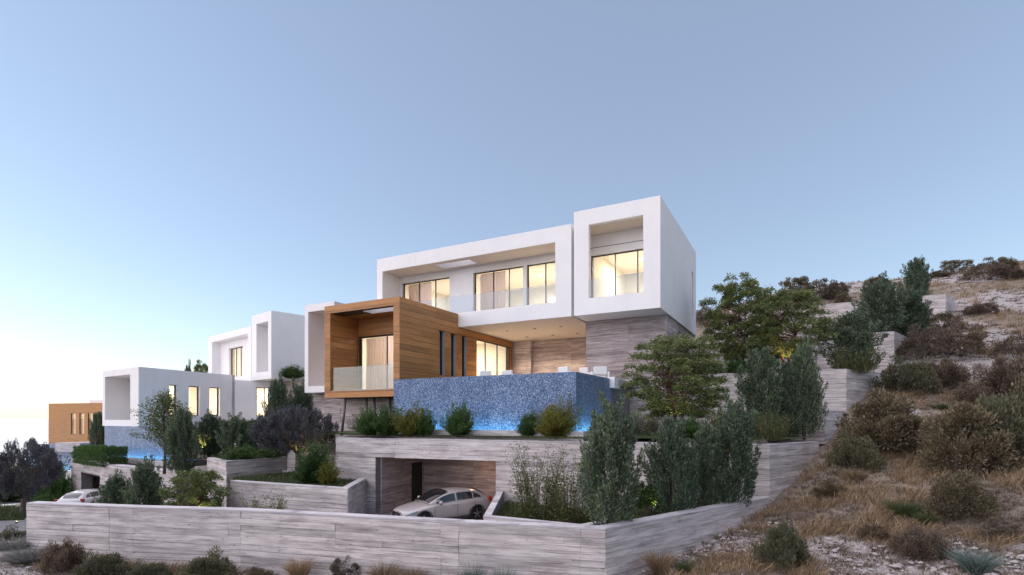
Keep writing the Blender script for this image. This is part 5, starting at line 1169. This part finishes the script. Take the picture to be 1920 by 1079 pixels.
    for s in (-1, 1):
        for x in (1.36, -1.29):
            wh = MB().lathe([(.20, -.10), (.27, -.108), (.31, -.10), (.327, -.06), (.327, .06), (.31, .10), (.27, .108), (.20, .10)], 28, 'y', (x, s * .775, .327)).build('wheel', 'rubber', car, True)
            ri = MB().lathe([(.20, -.09), (.212, -.10), (.19, -.06), (.17, .03), (0, .03)] if s < 0 else [(.20, .09), (.212, .10), (.19, .06), (.17, -.03), (0, -.03)], 28, 'y', (x, s * .775, .327))
            ri.build('rim', 'black_plastic', wh, True)
            sp_ = MB()
            for k in range(5):
                a = 2 * math.pi * k / 5 + .3; Tm = Matrix.Translation((x, s * (.775 + .085), .327)) @ Matrix.Rotation(-a, 4, 'Y'); sp_.T = Tm; sp_.box(.02, .20, -.014, .014, -.035, .035); sp_.T = None
            sp_.lathe([(0, .02), (.05, .02), (.055, 0), (0, -.01)] if s > 0 else [(0, -.02), (.05, -.02), (.055, 0), (0, .01)], 12, 'y', (x, s * .86, .327))
            so_ = sp_.build('spokes', 'rim', wh)
            ar = MB(); ar.lathe([(.372, -.02), (.42, -.02), (.415, .022), (.372, .03)] if s > 0 else [(.372, .02), (.42, .02), (.415, -.022), (.372, -.03)], 32, 'y', (x, s * .895, .33)); ar.build('wheel_arch', 'black_plastic', car, True)
        MB().box(-.85, .93, s * .87, s * .905, .2, .31).build('sill', 'black_plastic', car, False, .02)
        m_ = MB(); m_.lathe([(0, -.09), (.05, -.08), (.085, -.02), (.085, .04), (.05, .075), (0, .08)], 12, 'y', (.62, s * .97, 1.0)); m_.box(.6, .66, s * .8, s * .93, .96, .99)
        m_.build('wing_mirror', paint, car, True); MB().lathe([(0, -.085), (.088, -.03), (.088, .02)], 12, 'y', (.615, s * .97, .985)).build('mirror_trim', 'chrome', car, True)
        hl = MB()
        n = 8
        for i in range(n + 1):
            x = 2.12 - .46 * i / n; _, zb, zs, zt, w_, wt = interp(BODY, x); hh = .055 + .03 * math.sin(math.pi * min(1, i / n * 1.1)) * (1 - .3 * i / n)
            hl.v += [(x + .012, s * (wt + .035), zs - .055 - hh), (x + .008, s * (w_ * .992 + .012), zs - .075), (x, s * (wt + .05), zs - .01), (x, s * (wt * .80), zs + .025)]
        for i in range(n):
            for j in range(3): hl.f.append((i * 4 + j, i * 4 + j + 1, (i + 1) * 4 + j + 1, (i + 1) * 4 + j))
        hl.build('headlight', 'lamp_glass', car, True)
        MB().box(-2.13, -1.93, s * .66, s * .845, .80, 1.03).build('tail_light', 'tail_red', car, False, .03)
        for x in (-.12, -1.02): MB().box(x - .1, x + .1, s * .895, s * .925, .83, .86).build('door_handle', paint, car, False, .01)
        for x in (.86, -.26, -1.16): MB().box(x - .005, x + .005, s * .892, s * .899, .36, .9).build('door_seam', 'black_plastic', car)
    gr = MB().box(2.10, 2.205, -.36, .36, .45, .64).build('grille', 'black_plastic', car, False, .03)
    fr_ = MB()
    for a0, a1, z0_, z1_ in ((-.38, .38, .635, .66), (-.38, .38, .43, .455), (-.385, -.36, .45, .645), (.36, .385, .45, .645)): fr_.box(2.15, 2.212, a0, a1, z0_, z1_)
    fr_.build('grille_trim', 'chrome', gr)
    bd = MB(); bd.lathe([(.05, .0), (.065, .0), (.065, .015), (.05, .015), (.05, 0)], 18, 'x', (2.205, 0, .545)); Tm = Matrix.Translation((2.212, 0, .545)) @ Matrix.Rotation(R(35), 4, 'X'); bd.T = Tm; bd.box(-.004, .006, -.30, .30, -.012, .012); bd.T = None
    bd.build('badge', 'chrome', gr)
    MB().box(2.06, 2.19, -.55, .55, .24, .36).build('lower_intake', 'black_plastic', car, False, .03)
    MB().box(-2.2, -2.05, -.62, .62, .30, .5).build('rear_bumper', 'black_plastic', car, False, .03)
    for y in (-.36, .36):
        MB().box(-.05, .4, y - .22, y + .22, .5, .66).box(-.2, -.06, y - .2, y + .2, .55, 1.15).build('seat', 'seat_grey', car, False, .04)
    return car
cA, cB = Vector((-14.85, 17.33)), Vector((-12.95, 21.65)); cm_ = (cA + cB) / 2; hd = (cA - cB).normalized()
CAR1 = Vector((-13.91, 19.31))
make_car('beige grey hatchback parked in the garage opening under the pool', (CAR1.x, CAR1.y, -4.6), math.atan2(hd.y, hd.x), 'car_beige')
CAR2 = Vector((-42.87, 18.48)); hd2 = (Vector((-44.02, 20.03)) - Vector((-41.78, 17.03))).normalized()
make_car('white car seen from behind in front of the far garage opening', (CAR2.x, CAR2.y, -6.32), math.atan2(hd2.y, hd2.x), 'car_white')

# ------------------------------------------------------------------ garden spotlights
def spotlight(xy, z, aim, energy, label, col=(1.0, 0.78, 0.28), size=75):
    e = empty('garden_spotlight', (xy[0], xy[1], z)); tag(e, label, 'spotlight', 'garden spotlights')
    MB().tube([((0, 0, -0.1), 0.012), ((0, 0, 0.1), 0.012)], 6).build('stake', 'dark_metal', e)
    d = Vector(aim).normalized(); p = Vector((0, 0, 0.12))
    MB().tube([(tuple(p), 0.045), (tuple(p + d * 0.12), 0.055)], 10).build('housing', 'dark_metal', e)
    MB().tube([(tuple(p + d * 0.119), 0.045), (tuple(p + d * 0.124), 0.045)], 10).build('lens', 'lamp_spot', e)
    lamp('SPOT', p + d * 0.14, energy, col, 0.03, (-d).to_track_quat('Z', 'Y').inverted().to_euler() if False else d.to_track_quat('-Z', 'Y').to_euler(), size, e)
for xy, z, aim, en, lb in [
 ((-0.85, 33.33), 2.42, (0.1, 0.35, 1), 110, 'garden spotlight under the yellow lit layered tree'),
 ((-4.88, 22.70), -0.84, (0.1, 0.3, 1), 30, 'garden spotlight at the foot of the spreading tree by the stone wall'),
 ((-4.08, 17.11), -3.1, (0, 0.4, 1), 5, 'garden spotlight in the lit bush behind the front wall'),
 ((-5.36, 15.29), -3.2, (0.3, 0, 1), 30, 'garden spotlight left of the tallest dark shrub'),
 ((-22.09, 18.09), -3.0, (0.1, 0.4, 1), 90, 'garden spotlight at the lit olive trunk'),
 ((-42.36, 16.38), -5.8, (0, 0.2, 1), 120, 'garden spotlight right of the big olive'),
 ((-35.56, 12.09), -5.6, (0.1, 0.2, 1), 60, 'garden spotlight in the grass beside the road'),
 ((-22.12, 13.42), -4.6, (-0.1, 0.2, 1), 40, 'garden spotlight under the low layered shrub tree'),
 ((-30.64, 18.71), -2.3, (-0.3, 0.2, 1), 50, 'garden spotlight between the shrubs below the white villa'),
 ((-2.67, 23.44), -0.84, (0, 0.3, 1), 40, 'garden spotlight at the yellowish bush behind the dark shrubs')]:
    spotlight(xy, z, aim, en, lb)
